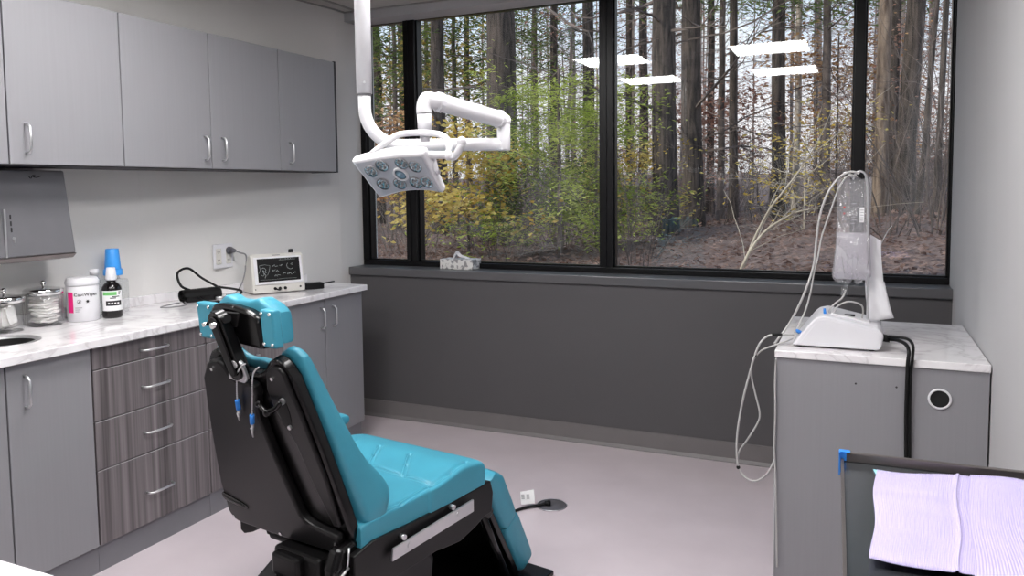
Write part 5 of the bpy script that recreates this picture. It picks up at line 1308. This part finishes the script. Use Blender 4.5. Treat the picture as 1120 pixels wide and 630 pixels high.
leafy('beech_sapling', 'rust-leaved sapling behind the thick trunks in the third pane', 780, 170, 17.0, 3.0, 30, (1800, .09, .4, .22, .25), 'leaf_rust', r=.02, bl=1.5, zb=.2)
leafy('yellow_shrub', 'yellow-green shrub low behind the mullion in the third pane', 690, 225, 11.0, 1.4, 26, (1500, .07, .3, .14, .2), 'leaf_yellow', r=.015, bl=.9, cat='shrub')
leafy('yellow_shrub', 'thin yellow-green shrub left of the hanging fluid bag', 880, 225, 9.5, 1.25, 22, (600, .06, .3, .14, .2), 'leaf_yellow', mb='twig_pale', r=.012, bl=.9, cat='shrub')
# pale arching sapling in the third pane
t = thing('arching_sapling', 'pale bare sapling arching up low in the right of the third pane', 'sapling', tuple(on(812, 290, 1, 6.6)))
P = [on(*p, 1, 6.6) for p in ((808, 300), (815, 285), (823, 270), (838, 252), (856, 240), (872, 232), (888, 229))]
P2 = [on(*p, 1, 6.7) for p in ((812, 298), (822, 268), (840, 232), (858, 208), (872, 190), (884, 172), (892, 160))]
for nm, Q, r in (('stem', P, .014), ('stem', P2, .011)):
    tm = TM(); tm.limb(spline(Q, 5), r, r * .45, 6)
    o = tm.build(nm, 'twig_pale', t, True); o.data.transform(WM[t.name].inverted()); WM[o.name] = WM[t.name]
tm = TM(); rr = random.Random(8)
for Q in (P, P2):
    S = spline(Q, 3)
    for k in range(3, len(S) - 1, 2):
        T = wander(rr, S[k], (S[k + 1] - S[k]).normalized() + V3((rr.uniform(-.8, .8), rr.uniform(-.8, .8), rr.uniform(-.2, .8))), rr.uniform(.3, .9), 5, .22); tm.limb(T, .004, .0015, 3)
o = tm.build('twigs', 'twig_pale', t); o.data.transform(WM[t.name].inverted()); WM[o.name] = WM[t.name]

# ------------------------------------------------------------------ sky, sun
w = bpy.data.worlds.new('sky'); SC.world = w; w.use_nodes = True; nt = w.node_tree; nt.nodes.clear()
ow = nt.nodes.new('ShaderNodeOutputWorld'); bg = nt.nodes.new('ShaderNodeBackground'); nt.links.new(bg.outputs[0], ow.inputs[0])
tc = nt.nodes.new('ShaderNodeTexCoord'); sx = nt.nodes.new('ShaderNodeSeparateXYZ'); nt.links.new(tc.outputs['Generated'], sx.inputs[0])
cr = nt.nodes.new('ShaderNodeValToRGB'); e = cr.color_ramp.elements
e[0].position = 0; e[0].color = lin('e6dee0'); e[1].position = .5; e[1].color = lin('8fb4e0')
x_ = e.new(.10); x_.color = lin('eae6ec'); x_ = e.new(.22); x_.color = lin('c9d9f0')
nt.links.new(sx.outputs['Z'], cr.inputs[0])
ns = nt.nodes.new('ShaderNodeTexNoise'); ns.inputs['Scale'].default_value = 4; ns.inputs['Detail'].default_value = 5; nt.links.new(tc.outputs['Generated'], ns.inputs[0])
cm = nt.nodes.new('ShaderNodeMapRange'); cm.inputs['From Min'].default_value = .5; cm.inputs['From Max'].default_value = .7; nt.links.new(ns.outputs[0], cm.inputs[0])
mx = nt.nodes.new('ShaderNodeMixRGB'); mx.inputs[2].default_value = lin('f2f2f6'); nt.links.new(cm.outputs[0], mx.inputs[0]); nt.links.new(cr.outputs[0], mx.inputs[1]); nt.links.new(mx.outputs[0], bg.inputs[0])
bg.inputs[1].default_value = 1.6
sl = bpy.data.lights.new('sun', 'SUN'); sl.energy = 3.4; sl.angle = rad(.6); sl.color = (1., .93, .82)
so = bpy.data.objects.new('sun', sl); COL.objects.link(so); so.rotation_euler = V3((.62, .50, -.62)).to_track_quat('-Z', 'Y').to_euler()

SC.view_settings.view_transform = 'Standard'; SC.view_settings.look = 'None'
SC.view_settings.gamma = 1; SC.view_settings.use_curve_mapping = False; SC.view_settings.exposure = 0
SC.cycles.max_bounces = 10; SC.cycles.transparent_max_bounces = 24; SC.cycles.diffuse_bounces = 5
SC.cycles.use_denoising = True
SC.cycles.sample_clamp_indirect = 6
